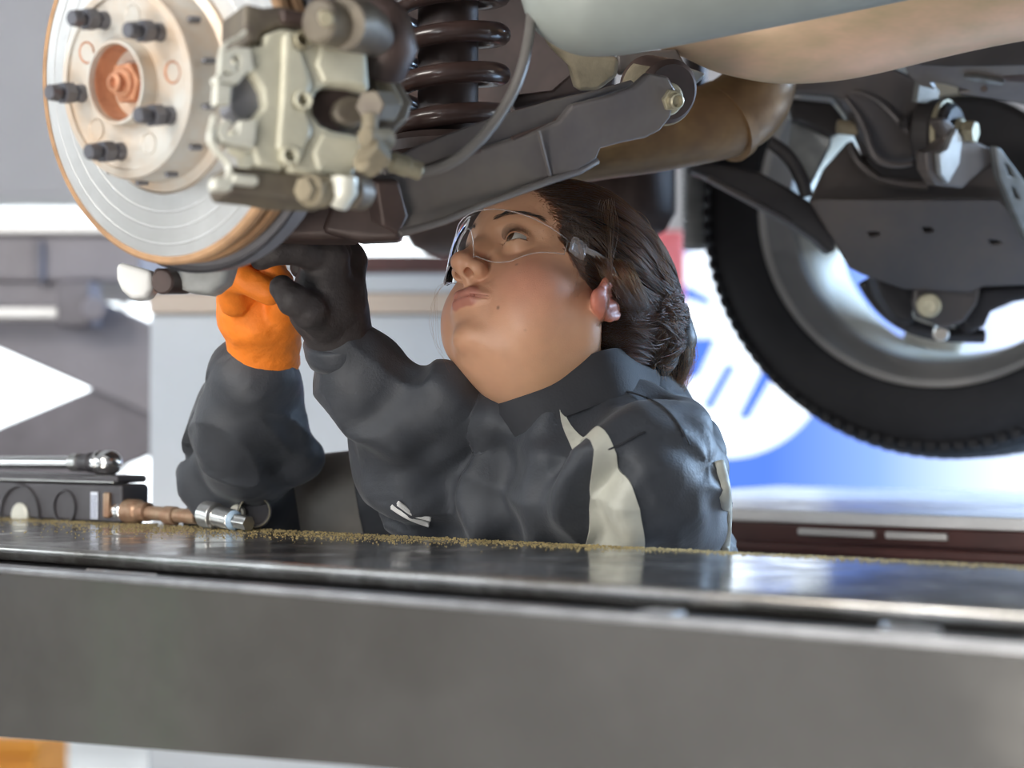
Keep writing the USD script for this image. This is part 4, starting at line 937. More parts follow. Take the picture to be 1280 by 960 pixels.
def lip_sdf(q):
    up = chain(q, [(.0872, .0, -.0420), (.0862, .009, -.0412), (.0772, .0245, -.0455)], [.0052, .0050, .0024], .004)
    lo_ = chain(q, [(.0860, .0, -.0492), (.0846, .011, -.0489), (.0768, .0240, -.0473)], [.0046, .0043, .0022], .004)
    return smin(up, lo_, .0012)
def face_sdf(p):
    q = p.copy(); q[:, 1] = np.abs(q[:, 1])
    d = ell(q, (-.014, 0, .044), (.095, .075, .074))
    d = smin(d, ell(q, (.028, 0, .048), (.057, .060, .050)), .03)
    d = smin(d, ell(q, (.024, 0, -.024), (.053, .054, .062)), .03)
    d = smin(d, rc(q, (-.010, .055, -.040), (.050, .016, -.076), .013, .012), .03)
    d = smin(d, ell(q, (.018, 0, -.054), (.044, .046, .034)), .025)
    d = smin(d, ell(q, (.0680, 0, -.0775), (.0140, .019, .0135)), .014)
    d = smin(d, ell(q, (.040, .038, -.024), (.032, .029, .033)), .026)
    d = smin(d, ell(q, (.040, .040, -.046), (.023, .021, .026)), .032)
    d = smin(d, rc(q, (.000, .057, -.018), (.034, .050, -.030), .013, .013), .03)
    d = smin(d, rc(q, (.000, .055, -.040), (.030, .046, -.056), .010, .010), .03)
    d = smin(d, ell(q, (.014, 0, -.080), (.036, .040, .018)), .025)
    # brow, eye sockets
    d = smin(d, rc(q, (.077, .010, .040), (.058, .051, .039), .009, .008), .012)
    d = smax(d, -ell(q, (.085, .036, .0175), (.016, .020, .0125)), .012)
    # muzzle and nose
    d = smin(d, ell(q, (.065, 0, -.045), (.0235, .027, .024)), .012)
    d = smin(d, rc(q, (.079, 0, .034), (.087, 0, .012), .0080, .0070), .012)
    d = smin(d, rc(q, (.087, 0, .012), (.1000, 0, -.010), .0070, .0080), .009)
    d = smin(d, ell(q, (.086, 0, -.014), (.0150, .0135, .0130)), .006)
    d = smin(d, ell(q, (.1020, 0, -.0140), (.0102, .0108, .0092)), .006)
    d = smin(d, ell(q, (.0905, .0125, -.0175), (.0100, .0070, .0078)), .005)
    d = smin(d, rc(q, (.0985, 0, -.0210), (.0860, 0, -.0285), .0045, .0055), .005)
    d = smax(d, -rc(q, (.0975, .0084, -.0310), (.0915, .0062, -.0080), .0054, .0030), .0014)
    d = smax(d, -rc(q, (.0865, .0220, -.018), (.0820, .0200, -.026), .0010, .0010), .006)
    # lips
    lip = lip_sdf(q)
    d = smin(d, lip, .0055)
    d = smax(d, -rc(q, (.0955, 0, -.0455), (.0790, .0265, -.0470), .0010, .0012), .0022)
    d = smax(d, -ell(q, (.0905, 0, -.0620), (.0070, .021, .0050)), .010)
    d = smax(d, -ell(q, (.0960, 0, -.0340), (.0045, .0030, .005)), .004)
    # eyelids round the ball, with the slit between them
    lid = np.linalg.norm(q - EYE, axis=1) - (ER + .0024)
    d = smin(d, lid, .0045)
    a = q - EYE
    slit_up = a[:, 2] - (.0060 - 20.0 * (a[:, 1] - .0005) ** 2)
    slit_lo = -(a[:, 2] + .0042 - 15.0 * (a[:, 1] + .0005) ** 2)
    slit = np.maximum(np.maximum(slit_up, slit_lo), -(a[:, 0] - .002))
    slit = np.maximum(slit, np.linalg.norm(a, axis=1) - (ER + .009))
    d = smax(d, -slit, .0012)
    crease = np.abs(np.linalg.norm(a - np.array([0, 0, .0010]), axis=1) - (ER + .0030)) - .0007
    crease = np.maximum(crease, np.abs(a[:, 2] - (.0088 - 16 * a[:, 1] ** 2)) - .0008)
    d = smax(d, -np.maximum(crease, -(a[:, 0] - .003)), .0012)
    return d

def ear_sdf(p):
    q = p.copy(); q[:, 1] = np.abs(q[:, 1])
    Mx = rot([0, 0, 1], 24) @ rot([0, 1, 0], -44)                  # leaning back and flaring out
    o = np.array([-.019, .0775, -.003])
    l = (q - o) @ Mx / [1.22, 1.0, 1.12]
    d = ell(l, (0, 0, .002), (.0165, .0060, .030))
    d = smax(d, -ell(l, (.001, .0065, .004), (.0115, .0058, .0215)), .003)
    t = np.radians(np.linspace(-60, 215, 12))
    rim_ = [(.0155 * math.sin(a) * -1 + 0.0, .0035, .005 + .0275 * math.cos(a)) for a in t]
    d = smin(d, chain(l, rim_, [.0030] * 12, .002), .003)
    d = smin(d, rc(l, (-.008, .002, .014), (-.005, .003, -.010), .0028, .0034), .004)
    d = smin(d, ell(l, (.004, .001, -.026), (.0085, .0048, .0088)), .006)
    d = smin(d, ell(l, (.0125, .001, -.002), (.0042, .0042, .0065)), .004)
    return d

def head_sdf(p):
    d = smin(face_sdf(p), ear_sdf(p), .006)
    n0, n1 = np.array([-.022, 0, -.050]), nb
    d = smin(d, rc(p, n0, n1, .056, .064), .030)
    d = smin(d, rc(p, np.array([.000, 0, -.076]), n1 + np.array([.012, 0, -.0]), .030, .048), .03)
    d = smin(d, rc(p, n1, n1 + down * .06, .062, .06), .03)
    return d

lo = np.minimum(np.array([-.135, -.115, -.17]), nb - .14); hi_ = np.maximum(np.array([.135, .115, .15]), nb + .14)
def project(p, f, off=0.0, it=6):
    """slide points (head axes) on to the surface f = off"""
    p = np.array(p, float)
    for _ in range(it):
        d = f(p); g = np.stack([(f(p + e) - d) / 1e-4 for e in np.eye(3) * 1e-4], 1)
        g /= np.maximum(np.linalg.norm(g, axis=1, keepdims=True), 1e-6)
        p = p - g * (d - off)[:, None]
    return p
hv, hf = surface(head_sdf, lo, hi_, .0032, 4)
for sel in (lambda v: (v[:, 0] > .015) & (v[:, 2] > -.11) | (np.abs(v[:, 1]) > .060) & (np.abs(v[:, 2]) < .05),
            lambda v: (v[:, 0] > .055) & (np.abs(v[:, 1]) < .06) & (v[:, 2] > -.07) & (v[:, 2] < .04)):
    k0 = len(hv)
    hv, hf = trimesh.remesh.subdivide(hv, hf, face_index=np.where(sel(hv)[hf].all(1))[0])
    near = sel(hv)
    hv[near] = project(hv[near], head_sdf, 0.0, 2)
# skin colouring: cheeks, lips, ear, darker lids
q = hv.copy(); q[:, 1] = np.abs(q[:, 1])
col = np.tile(np.array([.57, .31, .19]), (len(q), 1))
def tint(c, w):
    global col
    w = np.clip(w, 0, 1)[:, None]; col = col * (1 - w) + np.array(c) * w
def blob(c, r, soft=1.0): return np.exp(-((np.linalg.norm((q - np.array(c)) / np.array(r), axis=1)) ** 2) * soft)
tint((.60, .245, .17), blob((.055, .055, -.028), (.035, .035, .03)) * .68)
tint((.50, .225, .14), blob((.105, 0, -.015), (.016, .016, .016)) * .4)
tint((.56, .16, .12), np.clip(1 - np.abs(ear_sdf(hv)) / .003, 0, 1) * (q[:, 1] > .070) * .8)
lipd = lip_sdf(q)
tint((.40, .145, .115), np.clip(1.3 - lipd / .0014, 0, 1) * .8 * (q[:, 0] > .07))
tint((.34, .165, .10), blob(EYE + [.006, 0, .008], (.016, .019, .008)) * .5)
tint((.53, .31, .17), blob((-.02, .05, -.10), (.05, .05, .06)) * .5)
for m_ in ((.074, .0475, -.012), (.073, .038, -.058), (.082, .031, -.036), (.03, .066, -.05), (.05, .058, -.075)):
    tint((.16, .08, .06), np.clip(1.6 - np.linalg.norm(hv - np.array(m_), axis=1) / .0016, 0, 1) * .7)
person = thing("person", "woman in charcoal coveralls looking up, one orange and one black glove on the brake", "person", (P(760, 640, 1.68) * [1, 1, 0]))
part(person, "head", (hw(hv), hf), M["skin"], "face, ear and neck, tilted up", smooth=True, col=col)

# eyes
gaze = np.array([.94, -.20, .12]); gaze /= np.linalg.norm(gaze)
for sgn in (1, -1):
    e = EYE * [1, sgn, 1]
    s = trimesh.creation.icosphere(5, ER); v = np.array(s.vertices)
    g_ = gaze
    dt = v @ g_ / ER
    v = v + g_ * np.clip((dt - .88) / .12, 0, 1)[:, None] ** 1.5 * .0008
    c = np.tile(np.array([.52, .50, .48]), (len(v), 1))
    ang = np.degrees(np.arccos(np.clip(dt, -1, 1)))
    c[ang < 31] = (.045, .022, .012); c[ang < 29] = (.075, .036, .018); c[ang < 12] = (.004, .004, .004)
    part(person, "eye", (hw(v + e), np.array(s.faces)), M["eye_surface"], smooth=True, col=c)

def curves(name, strands, widths, material, parent=person, label=None, kind=None):
    root = "/" + "/".join(parent.split("/")[1:3])
    p = numbered(parent, name)
    b = UsdGeom.BasisCurves.Define(stage, p)
    pts = np.vstack(strands) - ORIGIN[root]
    b.CreatePointsAttr(Vt.Vec3fArray.FromNumpy(pts.astype(np.float32)))
    b.CreateCurveVertexCountsAttr(Vt.IntArray([len(s) for s in strands]))
    b.CreateTypeAttr("linear"); b.CreateWidthsAttr(Vt.FloatArray.FromNumpy(np.concatenate(widths).astype(np.float32))); b.SetWidthsInterpolation("vertex")
    UsdShade.MaterialBindingAPI.Apply(b.GetPrim()).Bind(UsdShade.Material.Get(stage, M[material] if isinstance(M[material], str) else M[material].GetPath()))
    meta(b.GetPrim(), label, kind=kind)
    return p

# brows and lashes
for sgn in (1, -1):
    st, wd = [], []
    u = rng.uniform(size=150); w = rng.uniform(-1, 1, 150)
    base = np.stack([.090 - .026 * u ** 1.6, .012 + .042 * u, .0385 + .0085 * np.sin(u * 2.4) - .003 * u + w * .0026 * (1 - u * .75)], 1)
    dirv = np.stack([-.25 * u, .8 + 0 * u, .45 - .75 * u], 1) + rng.normal(0, .12, (150, 3)); dirv /= np.linalg.norm(dirv, axis=1, keepdims=True)
    L_ = rng.uniform(.006, .010, (150, 1))
    pp = np.stack([base, base + dirv * L_ * .5, base + dirv * L_], 1)
    pp = project(pp.reshape(-1, 3), face_sdf, 0.0).reshape(150, 3, 3); pp[:, 1:] += (pp[:, 1:] - [0, .03, .02]) * .006
    pp[..., 1] *= sgn
    for k in range(150):
        st.append(hw(pp[k])); wd.append(np.array([.00028, .00026, .0001]))
    curves("eyebrow", st, wd, "lash")
    st, wd = [], []
    for k in range(46):
        u = k / 45; y = -.0125 + .026 * u
        zz = .0060 - 20 * (y - .0005) ** 2
        xx = math.sqrt(max((ER + .0022) ** 2 - y * y - zz * zz, 1e-6))
        b0 = EYE + np.array([xx, y, zz]); dr = np.array([.8, (u - .35) * .9, .35])
        dr /= np.linalg.norm(dr)
        pp = np.array([b0 - dr * .0005, b0 + dr * .004, b0 + dr * .0065 + [0, 0, .0022]]); pp[:, 1] *= sgn
        st.append(hw(pp)); wd.append(np.array([.00026, .0002, .00006]))
    curves("eyelashes", st, wd, "lash")

# ------------------------------------------------------------------ hair: a combed-back cap, the ponytail, loose strands
TIE = hl(P(832, 405, 1.70))
hairline = lambda p: None
def cap_sdf(p):
    d = ell(p, (-.021, 0, .049), (.104, .0870, .088))
    d = smin(d, ell(p, (-.068, 0, .000), (.052, .064, .064)), .04)
    return d
def cap_cut(p):
    """negative where hair grows"""
    ay = np.abs(p[:, 1])
    # front edge: forehead high, dips to the temples, then behind the ear to the nape
    front = .073 - .010 * np.clip((ay - .02) / .03, 0, 1)
    xedge = np.where(p[:, 2] > .085, .080, np.interp(p[:, 2], [-.10, -.045, -.028, .000, .012, .030, .055, .070, .085], [-.052, -.044, -.034, .006, .020, .046, .064, .074, .080]))
    return p[:, 0] - xedge
def hair_sdf(p):
    d = cap_sdf(p)
    return smax(d, cap_cut(p) * .8, .006)
tail_pts = [TIE - np.array([-.02, 0, .0]), TIE, hl(P(838, 402, 1.705)), hl(P(843, 425, 1.70)), hl(P(842, 452, 1.695)), hl(P(840, 484, 1.69))]
side_pts = [hl(P(800, 350, 1.66)), hl(P(812, 400, 1.665)), hl(P(814, 440, 1.67)), hl(P(822, 474, 1.675))]
def mass_sdf(p):
    d = hair_sdf(p)
    d = smin(d, chain(p, side_pts, [.030, .032, .024, .006], .02), .02)
    return d
v_, f_ = surface(mass_sdf, np.array([-.20, -.12, -.17]), np.array([.12, .12, .16]), .0025)
n_ = meshkit.fbm(v_ * [60, 240, 90])[:, None] - .5
v_ = v_ + (v_ - np.array([-.03, 0, .03])) * n_ * .03
part(person, "hair", (hw(v_), f_), M["hair_base"], "dark brown hair combed back", smooth=True)
def tail_sdf(p): return chain(p, tail_pts, [.012, .012, .018, .020, .016, .003], .012)
tl = np.array(tail_pts)
v_, f_ = surface(tail_sdf, tl.min(0) - .04, tl.max(0) + .04, .0022)
part(person, "ponytail", (hw(v_), f_), M["hair_base"], "short ponytail behind the collar", smooth=True)
part(person, "hair_tie", (lambda m_: (hw(m_[0]), m_[1]))(lathe([(.0125, -.003), (.0155, -.003), (.0155, .003), (.0125, .003)], TIE, tail_pts[2] - TIE, 28)), M["lash"])

st, wd = [], []
gen = np.random.default_rng(11)
# strands over the cap, from the hairline back to the tie
NS, n = 5200, 9
side_ = np.where(gen.uniform(size=NS) < .74, 1, -1)
pr = np.stack([gen.uniform(-.09, .085, NS), side_ * gen.uniform(0, .09, NS), gen.uniform(-.05, .145, NS)], 1)
pr = project(pr, cap_sdf, .0005, 4)
cc_ = cap_cut(pr)
pr[:, 0] -= np.where(cc_ > -.001, cc_ + gen.uniform(.001, .006, NS), 0)
pr = project(pr, cap_sdf, .0005, 3)
NG = 340                                                            # locks that the strands gather into
lock = gen.integers(0, NG, NS)
from scipy.spatial import cKDTree
gi_ = gen.choice(NS, NG, replace=False)
lock = cKDTree(pr[gi_]).query(pr)[1]
ends = np.minimum(1.0, gen.uniform(.78, 1.1, NS))
t = np.linspace(0, 1, n)[None, :, None] * ends[:, None, None]
sway = gen.normal(0, .007, (NG, 1, 3))[lock] + gen.normal(0, .0012, (NS, 1, 3))
root_g = pr[gi_][lock]
gather = (root_g - pr)[:, None] * np.clip(t * 1.6, 0, .72)
way = pr[:, None] + (TIE - pr)[:, None] * t + gather * (1 - t)
way = way + np.sin(np.pi * t) * (sway + (down * .014)[None, None] * (pr[:, 2] < .06)[:, None, None])
hgt = gen.uniform(.0006, .0042, NG)[lock] * 1.0 + gen.uniform(-.0003, .0010, NS)
off_ = (hgt[:, None] * np.clip(np.linspace(.3, 1.6, n), 0, 1)[None]).ravel()
way = project(way.reshape(-1, 3), mass_sdf, off_, 3).reshape(NS, n, 3)
# fine short hair along the hairline
NF = 900
y_ = gen.uniform(.0, .085, NF) * np.where(gen.uniform(size=NF) < .8, 1, -1)
q_ = project(np.stack([.06 - np.abs(y_) * .5, y_, gen.uniform(.035, .105, NF)], 1), cap_sdf, -.004, 3)
q_[:, 0] -= cap_cut(q_) - gen.uniform(-.004, .006, NF)
q_ = project(q_, head_sdf, .0003, 3)
dv_ = TIE - q_
e_ = q_ + dv_ / np.linalg.norm(dv_, axis=1, keepdims=True) * gen.uniform(.02, .045, (NF, 1)) + gen.normal(0, .003, (NF, 3))
w_ = project((q_[:, None] + (e_ - q_)[:, None] * np.linspace(0, 1, 5)[None, :, None]).reshape(-1, 3), mass_sdf, .0012, 2).reshape(NF, 5, 3)
w_[:, 0] = q_
for k in range(NF):
    st.append(hw(w_[k])); wd.append(np.linspace(1, .7, 5) * .0003)
for k in range(NS):
    st.append(hw(way[k])); wd.append(np.full(n, gen.uniform(.0003, .00062)))
# loose hair dropping behind the ear
for k in range(1100):
    s0 = gen.uniform(); b = hl(P(780 + 42 * s0 + gen.normal(0, 5), 330 + gen.uniform(-20, 50), 1.615 + .05 * gen.uniform()))
    e = hl(P(782 + 62 * s0 + gen.normal(0, 5), gen.uniform(405, 478), 1.64 + .06 * gen.uniform()))
    t = np.linspace(0, 1, 8)[:, None]
    pp = b + (e - b) * t + np.sin(np.pi * t) * gen.normal(0, .0035, 3)
    st.append(hw(pp)); wd.append(np.linspace(1, .5, 8) * gen.uniform(.00022, .0004))
curves("hair_strands", st, wd, "hair_strands", label="combed back strands", kind="stuff")
# ponytail strands
st, wd = [], []
tp_ = smooth_path(tail_pts[1:], 12); tr = np.interp(np.linspace(0, 1, 12), [0, .25, .5, .8, 1], [.012, .019, .021, .018, .011])
for k in range(1700):
    u = gen.normal(0, 1, 3); u /= np.linalg.norm(u)
    r_ = gen.uniform(.8, 1.06)
    tail = tp_ + u * tr[:, None] * r_ + gen.normal(0, .0012, (12, 3)).cumsum(0) * .5
    n = gen.integers(8, 13)
    st.append(hw(tail[:n])); wd.append(np.linspace(1, .55, n) * gen.uniform(.00022, .00042))
curves("ponytail_strands", st, wd, "hair_strands", kind="stuff")
# wisps: down the temple and ear, nape, beyond the chin, round the outline
st, wd = [], []
def wisp(px, w=.00016, jit=0):
    p = smooth_path([P(x + gen.normal(0, jit), y + gen.normal(0, jit), d) for x, y, d in px], 14)
    st.append(p); wd.append(np.linspace(1, .5, 14) * w)
for k in range(26): wisp([(752 + k % 7 * 2.2, 250, 1.585), (760 + k % 7, 310, 1.548), (760 + k % 5, 350, 1.535), (757, 388, 1.54), (750 - k % 6, 408, 1.553)], .00022, 1.6)
for k in range(150):
    a = gen.uniform(0, 1); wisp([(742 + 44 * a, 322 + 6 * a, 1.552), (752 + 44 * a, 340 + 5 * a, 1.545), (766 + 40 * a, 360 + 4 * a + gen.uniform(-5, 5), 1.548), (792 + 24 * a, 384 + gen.uniform(-8, 20), 1.58)], .0004, 2.2)
for k in range(70): wisp([(775 + gen.uniform(-10, 14), 395 + gen.uniform(-10, 30), 1.60), (762 + gen.uniform(-14, 10), 415 + gen.uniform(-6, 12), 1.585), (744 + gen.uniform(-10, 30), 418 + gen.uniform(-6, 16), 1.585), (738 + gen.uniform(-18, 30), 440 + gen.uniform(-14, 10), 1.60)], .00014, 2)
for k in range(5): wisp([(560, 352, 1.55), (543 + 3 * k % 7, 366, 1.55), (537 + 2 * k % 9, 390, 1.55), (541 + k * 2, 420 + 5 * k, 1.55), (552 + 3 * k, 440 + 6 * k, 1.55)], .00018, 1.5)
for k in range(45): wisp([(712 + gen.uniform(-8, 20), 270 + gen.uniform(-8, 30), 1.54), (722 + gen.uniform(-3, 12), 322, 1.525), (722 + gen.uniform(-6, 10), 346, 1.53), (716 + gen.uniform(-8, 8), 368 + gen.uniform(-12, 10), 1.535)], .00014, 2)
for k in range(26):
    a = gen.uniform(0, 1); wisp([(760 + 62 * a, 262 + 90 * a, 1.64), (786 + 56 * a, 282 + 88 * a, 1.64), (812 + 42 * a + gen.uniform(-4, 10), 318 + 90 * a, 1.65), (828 + 30 * a, 360 + 76 * a, 1.66)], .00014, 4)
curves("loose_wisps", st, wd, "hair_strands", kind="stuff")

# ------------------------------------------------------------------ safety glasses
def lens_pt(phi, z):
    """a wrap-around shield, phi in radians from straight ahead (positive = her left)"""
    return np.array([.006 + .101 * math.cos(phi) ** .8 - max(0, .015 - z) * .12, .071 * math.sin(phi), z])
glasses = thing("safety_glasses", "clear plastic safety glasses worn on the woman's face", "safety glasses", hw((.10, 0, .02)))
NP, NZ = 72, 16
ph = np.linspace(-1.32, 1.32, NP)
def zlo(f):
    a = abs(f); base = -.006 - .012 * math.exp(-((a - .55) / .33) ** 2)
    base = base + .020 * max(0, a - .75) / .57
    if a < .26: base = .021 - .040 * (a / .26) ** 2.2 * 1.0
    return base
zhi = lambda f: .036 + .004 * math.cos(f * 1.2) - .006 * (abs(f) / 1.32) ** 3
V0 = np.array([[lens_pt(f, zlo(f) + (zhi(f) - zlo(f)) * j / (NZ - 1)) for j in range(NZ)] for f in ph])
nrm_ = V0 - np.array([.0, 0, .015]); nrm_[..., 2] *= .2; nrm_ /= np.linalg.norm(nrm_, axis=-1, keepdims=True)
A_, B_ = V0.reshape(-1, 3), (V0 - nrm_ * .0018).reshape(-1, 3)
gf = []
I = lambda i, j: i * NZ + j
for i in range(NP - 1):
    for j in range(NZ - 1):
        a, b, c, d = I(i, j), I(i + 1, j), I(i + 1, j + 1), I(i, j + 1)
        gf += [(a, b, c), (a, c, d), (a + NP * NZ, c + NP * NZ, b + NP * NZ), (a + NP * NZ, d + NP * NZ, c + NP * NZ)]
ring = [I(i, 0) for i in range(NP)] + [I(NP - 1, j) for j in range(1, NZ)] + [I(i, NZ - 1) for i in range(NP - 2, -1, -1)] + [I(0, j) for j in range(NZ - 2, 0, -1)]
for a, b in zip(ring, ring[1:] + ring[:1]):
    gf += [(a, a + NP * NZ, b + NP * NZ), (a, b + NP * NZ, b)]
part(glasses, "lens", (hw(np.vstack([A_, B_])), np.array(gf)), M["clear_lens"], "clear wrap-around lens", smooth=30)
edge = np.array([V0.reshape(-1, 3)[i] for i in ring + ring[:1]]) - 0
part(glasses, "lens_edge", tube(hw(edge), .00055, 8), M["clear_plastic"], smooth=True)
for sgn in (1, -1):
    hb = np.array([.030, sgn * .0755, .0245])
    part(glasses, "hinge_block", place(rbox((.018, .006, .016), .0015), hw(hb), HR[:, 0], HR[:, 1], HR[:, 2]), M["clear_plastic"])
    part(glasses, "temple_arm", tube(hw(smooth_path([(.026, sgn * .0765, .0255), (.012, sgn * .0845, .0245), (-.004, sgn * .0865, .021), (-.022, sgn * .0800, .014), (-.045, sgn * .074, .004)], 24)), .0028, 8), M["clear_plastic"], "clear temple arm")

# ------------------------------------------------------------------ coveralls
Lsh, Lel, Lwr = P(798, 594, 1.565), P(575, 630, 1.71), P(424, 428, 1.60)
Rsh, Rel, Rwr = P(690, 610, 1.90), P(308, 655, 1.86), P(322, 462, 1.70)
torso = [P(745, 545, 1.69), P(768, 640, 1.71), P(775, 800, 1.74), P(765, 960, 1.78)]
hipL, hipR = torso[-1] + np.array([.05, -.075, -.03]), torso[-1] + np.array([-.05, .085, -.03])
def foot(h, dx): return np.array([h[0] + dx, h[1], 0.10])
kneeL, kneeR = (hipL + foot(hipL, -.02)) / 2 + np.array([-.03, -.01, 0]), (hipR + foot(hipR, .03)) / 2 + np.array([-.03, .01, 0])
tax = torso[1] - torso[2]; tax /= np.linalg.norm(tax)
TM = np.stack(frame(tax, hint=np.array([0.2, -1, 0])), 1)     # torso axes
def ball(p, c, r): return np.linalg.norm(p - c, axis=1) - r
def suit_sdf(p):
    d = ell(p, P(752, 655, 1.70), (.108, .150, .130))
    d = smin(d, ell(p, torso[2], (.115, .150, .20)), .05)
    d = smin(d, ell(p, torso[3], (.115, .150, .13)), .05)
    d = smin(d, rc(p, torso[0], P(795, 548, 1.70), .064, .066), .03)
    d = smin(d, rc(p, P(780, 552, 1.66), Lsh, .056, .074), .03)
    d = smin(d, rc(p, P(740, 540, 1.74), Rsh, .060, .075), .04)
    d = smin(d, ell(p, P(832, 628, 1.66), (.042, .12, .080)), .03)
    # arms
    ua = rc(p, Lsh, Lel, .082, .064)
    fa = chain(p, [Lel, P(522, 550, 1.66), P(452, 466, 1.62), Lwr], [.064, .056, .041, .028], .02)
    ra = smin(rc(p, Rsh, Rel, .070, .058), chain(p, [Rel, P(308, 590, 1.80), P(310, 520, 1.75), P(314, 474, 1.715)], [.058, .056, .049, .043], .02), .03)
    d = smin(d, ua, .016)
    d = smin(d, fa, .022)
    d = smin(d, ra, .03)
    # the bunched cloth at the inside of the near elbow
    d = smin(d, rc(p, P(508, 490, 1.615), P(552, 486, 1.60), .022, .024), .018)
    d = smin(d, rc(p, P(562, 515, 1.61), P(574, 585, 1.655), .020, .016), .03)
    d = smin(d, rc(p, P(630, 526, 1.60), P(700, 536, 1.585), .026, .028), .02)
    d = smin(d, rc(p, P(366, 530, 1.74), P(372, 570, 1.76), .014, .018), .018)
    # legs
    for h, k_, dx in ((hipL, kneeL, -.02), (hipR, kneeR, .03)):
        d = smin(d, rc(p, h, k_, .098, .072), .04)
        d = smin(d, rc(p, k_, foot(h, dx), .074, .070), .03)
    # open neck
    d = smax(d, -rc(p, P(716, 480, 1.655), P(735, 575, 1.69), .060, .062), .01)
    return d

def seg_coord(p, a, b):
    ba = b - a; L = np.linalg.norm(ba); z = ba / L
    x, y, _ = frame(z)
    q = p - a
    return q @ z / L, np.arctan2(q @ y, q @ x), np.linalg.norm(q - (q @ z)[:, None] * z, axis=1)
def folds(p):
    """drapes and creases, as height above the plain body"""
    h = np.zeros(len(p))
    n1 = meshkit.fbm(p * 7.0, 3, seed=3) - .5; n2 = meshkit.fbm(p * 16.0, 3, seed=5) - .5
    h += n1 * .021 + n2 * .010
    # diagonal pulls on the near upper arm, fanning from the elbow crook to the armpit
    t, an, r_ = seg_coord(p, Lsh, Lel)
    m = np.exp(-((t - .55) / .45) ** 2) * np.exp(-(np.maximum(r_ - .07, 0) / .025) ** 2)
    h += m * .0110 * np.sin(t * 19 + an * 2.2 + n1 * 14)
    m = np.exp(-((t - 0.02) / .22) ** 2) * np.exp(-(np.maximum(r_ - .08, 0) / .03) ** 2)
    h += m * .0130 * np.sin(an * 5.0 + t * 9 + n1 * 12)
    # forearm rings near the elbow crook
    t, an, r_ = seg_coord(p, Lel, Lwr)
    m = np.exp(-((t - .45) / .35) ** 2) * np.exp(-(np.maximum(r_ - .06, 0) / .02) ** 2)
    h += m * .0080 * np.sin(t * 24 + an * 1.6 + n1 * 16)
    t, an, r_ = seg_coord(p, Rel, Rwr)
    m = np.exp(-((t - .4) / .4) ** 2) * np.exp(-(np.maximum(r_ - .065, 0) / .02) ** 2)
    h += m * .0075 * np.sin(t * 15 + an * 1.5 + n1 * 14)
    # long hanging folds down the back
    b = P(885, 600, 1.66); w = np.exp(-(np.linalg.norm((p - b) / [.12, .2, .2], axis=1)) ** 2)
    h += w * .007 * np.sin((p @ VX) * 85 + (p @ UP) * 26 + n1 * 9)
    rg = 1 - 2 * np.abs(meshkit.fbm(p @ np.array([[9., 2, 3], [1, 7., 4], [5., 3, 11]]) , 2, seed=21) - .5) / .5
    h += np.clip(rg, 0, 1) ** 3 * .007
    return h
pts_all = np.array([Lsh, Lel, Lwr, Rsh, Rel, Rwr, *torso, foot(hipL, -.02), foot(hipR, .03)])
lo, hi_ = pts_all.min(0) - .20, pts_all.max(0) + .20
lo[2] = .06
sv, sf = surface(lambda p: suit_sdf(p), lo, hi_, .0065)
tm = trimesh.Trimesh(sv, sf, process=False)
trimesh.smoothing.filter_taubin(tm, lamb=.5, nu=.52, iterations=8); sv = np.array(tm.vertices)
# refine what shows, then drape
up_ = sv[:, 2] > RT - .15
fm = up_[sf].all(1)
v2, f2 = trimesh.remesh.subdivide(sv, sf, face_index=np.where(fm)[0])
tm = trimesh.Trimesh(v2, f2, process=False)
nn = np.array(tm.vertex_normals)
sv = np.array(tm.vertices) + nn * folds(np.array(tm.vertices))[:, None]
part(person, "coverall", (sv, f2), M["cloth_charcoal"], "charcoal work coverall", smooth=True)

def on_suit(px, lift=.0016, dense=0):
    """points of the draped cloth seen at those pixels, lifted a little towards us"""
    px = np.array(px, float)
    if dense: px = smooth_path(np.c_[px, np.zeros(len(px))], dense)[:, :2]
    r = np.array([ray(x, y) for x, y in px]); d0 = np.full(len(px), 1.36)
    for _ in range(45):
        p = C + r * d0[:, None]; d0 = d0 + np.maximum(suit_sdf(p) - folds(p), 0) * .6
    return C + r * (d0 - lift)[:, None]
def cloth_patch(name, m, lab, planes, limit, lift=.0018):
    """a patch of tape sewn on: the suit's own surface cut by planes (point, normal kept side), lifted off the cloth"""
    tm_ = trimesh.Trimesh(sv, f2, process=False)
    vn = np.array(tm_.vertex_normals)
    keep = limit(sv)
    fm = keep[f2].all(1)
    s = trimesh.Trimesh(sv + vn * lift, f2[fm], process=False); s.remove_unreferenced_vertices()
    for o, n in planes: s = s.slice_plane(o, n)
    s.merge_vertices()
    v, f = np.array(s.vertices), np.array(s.faces)
    n_ = np.array(s.vertex_normals)
    e_ = np.sort(f[:, [0, 1, 1, 2, 2, 0]].reshape(-1, 2), 1)
    u, ix, ct = np.unique(e_, axis=0, return_index=True, return_counts=True)
    be = f[:, [0, 1, 1, 2, 2, 0]].reshape(-1, 2)[ix[ct == 1]]
    k = len(v)
    sk_ = np.vstack([np.c_[be[:, 0], be[:, 0] + k, be[:, 1] + k], np.c_[be[:, 0], be[:, 1] + k, be[:, 1]]])
    part(person, name, (np.vstack([v, v - n_ * (lift + .002)]), np.vstack([f, f[:, ::-1] + k, sk_])), m, lab, smooth=50)
def suit_hit(x, y): return on_suit([(x, y)], 0.0)[0]
pl, prr = suit_hit(738, 600), suit_hit(789, 610)
nl, nr = np.array([1, .33, .14]), np.array([1, .43, .40])
cloth_patch("reflective_band", M["reflective_band"], "cream reflective band on the near sleeve", [(pl, nl), (prr, -nr)], lambda q: (rc(q, Lsh, Lel, .082, .062) < .022) & (q[:, 2] > RT - .12) & (q[:, 1] < 1.605))
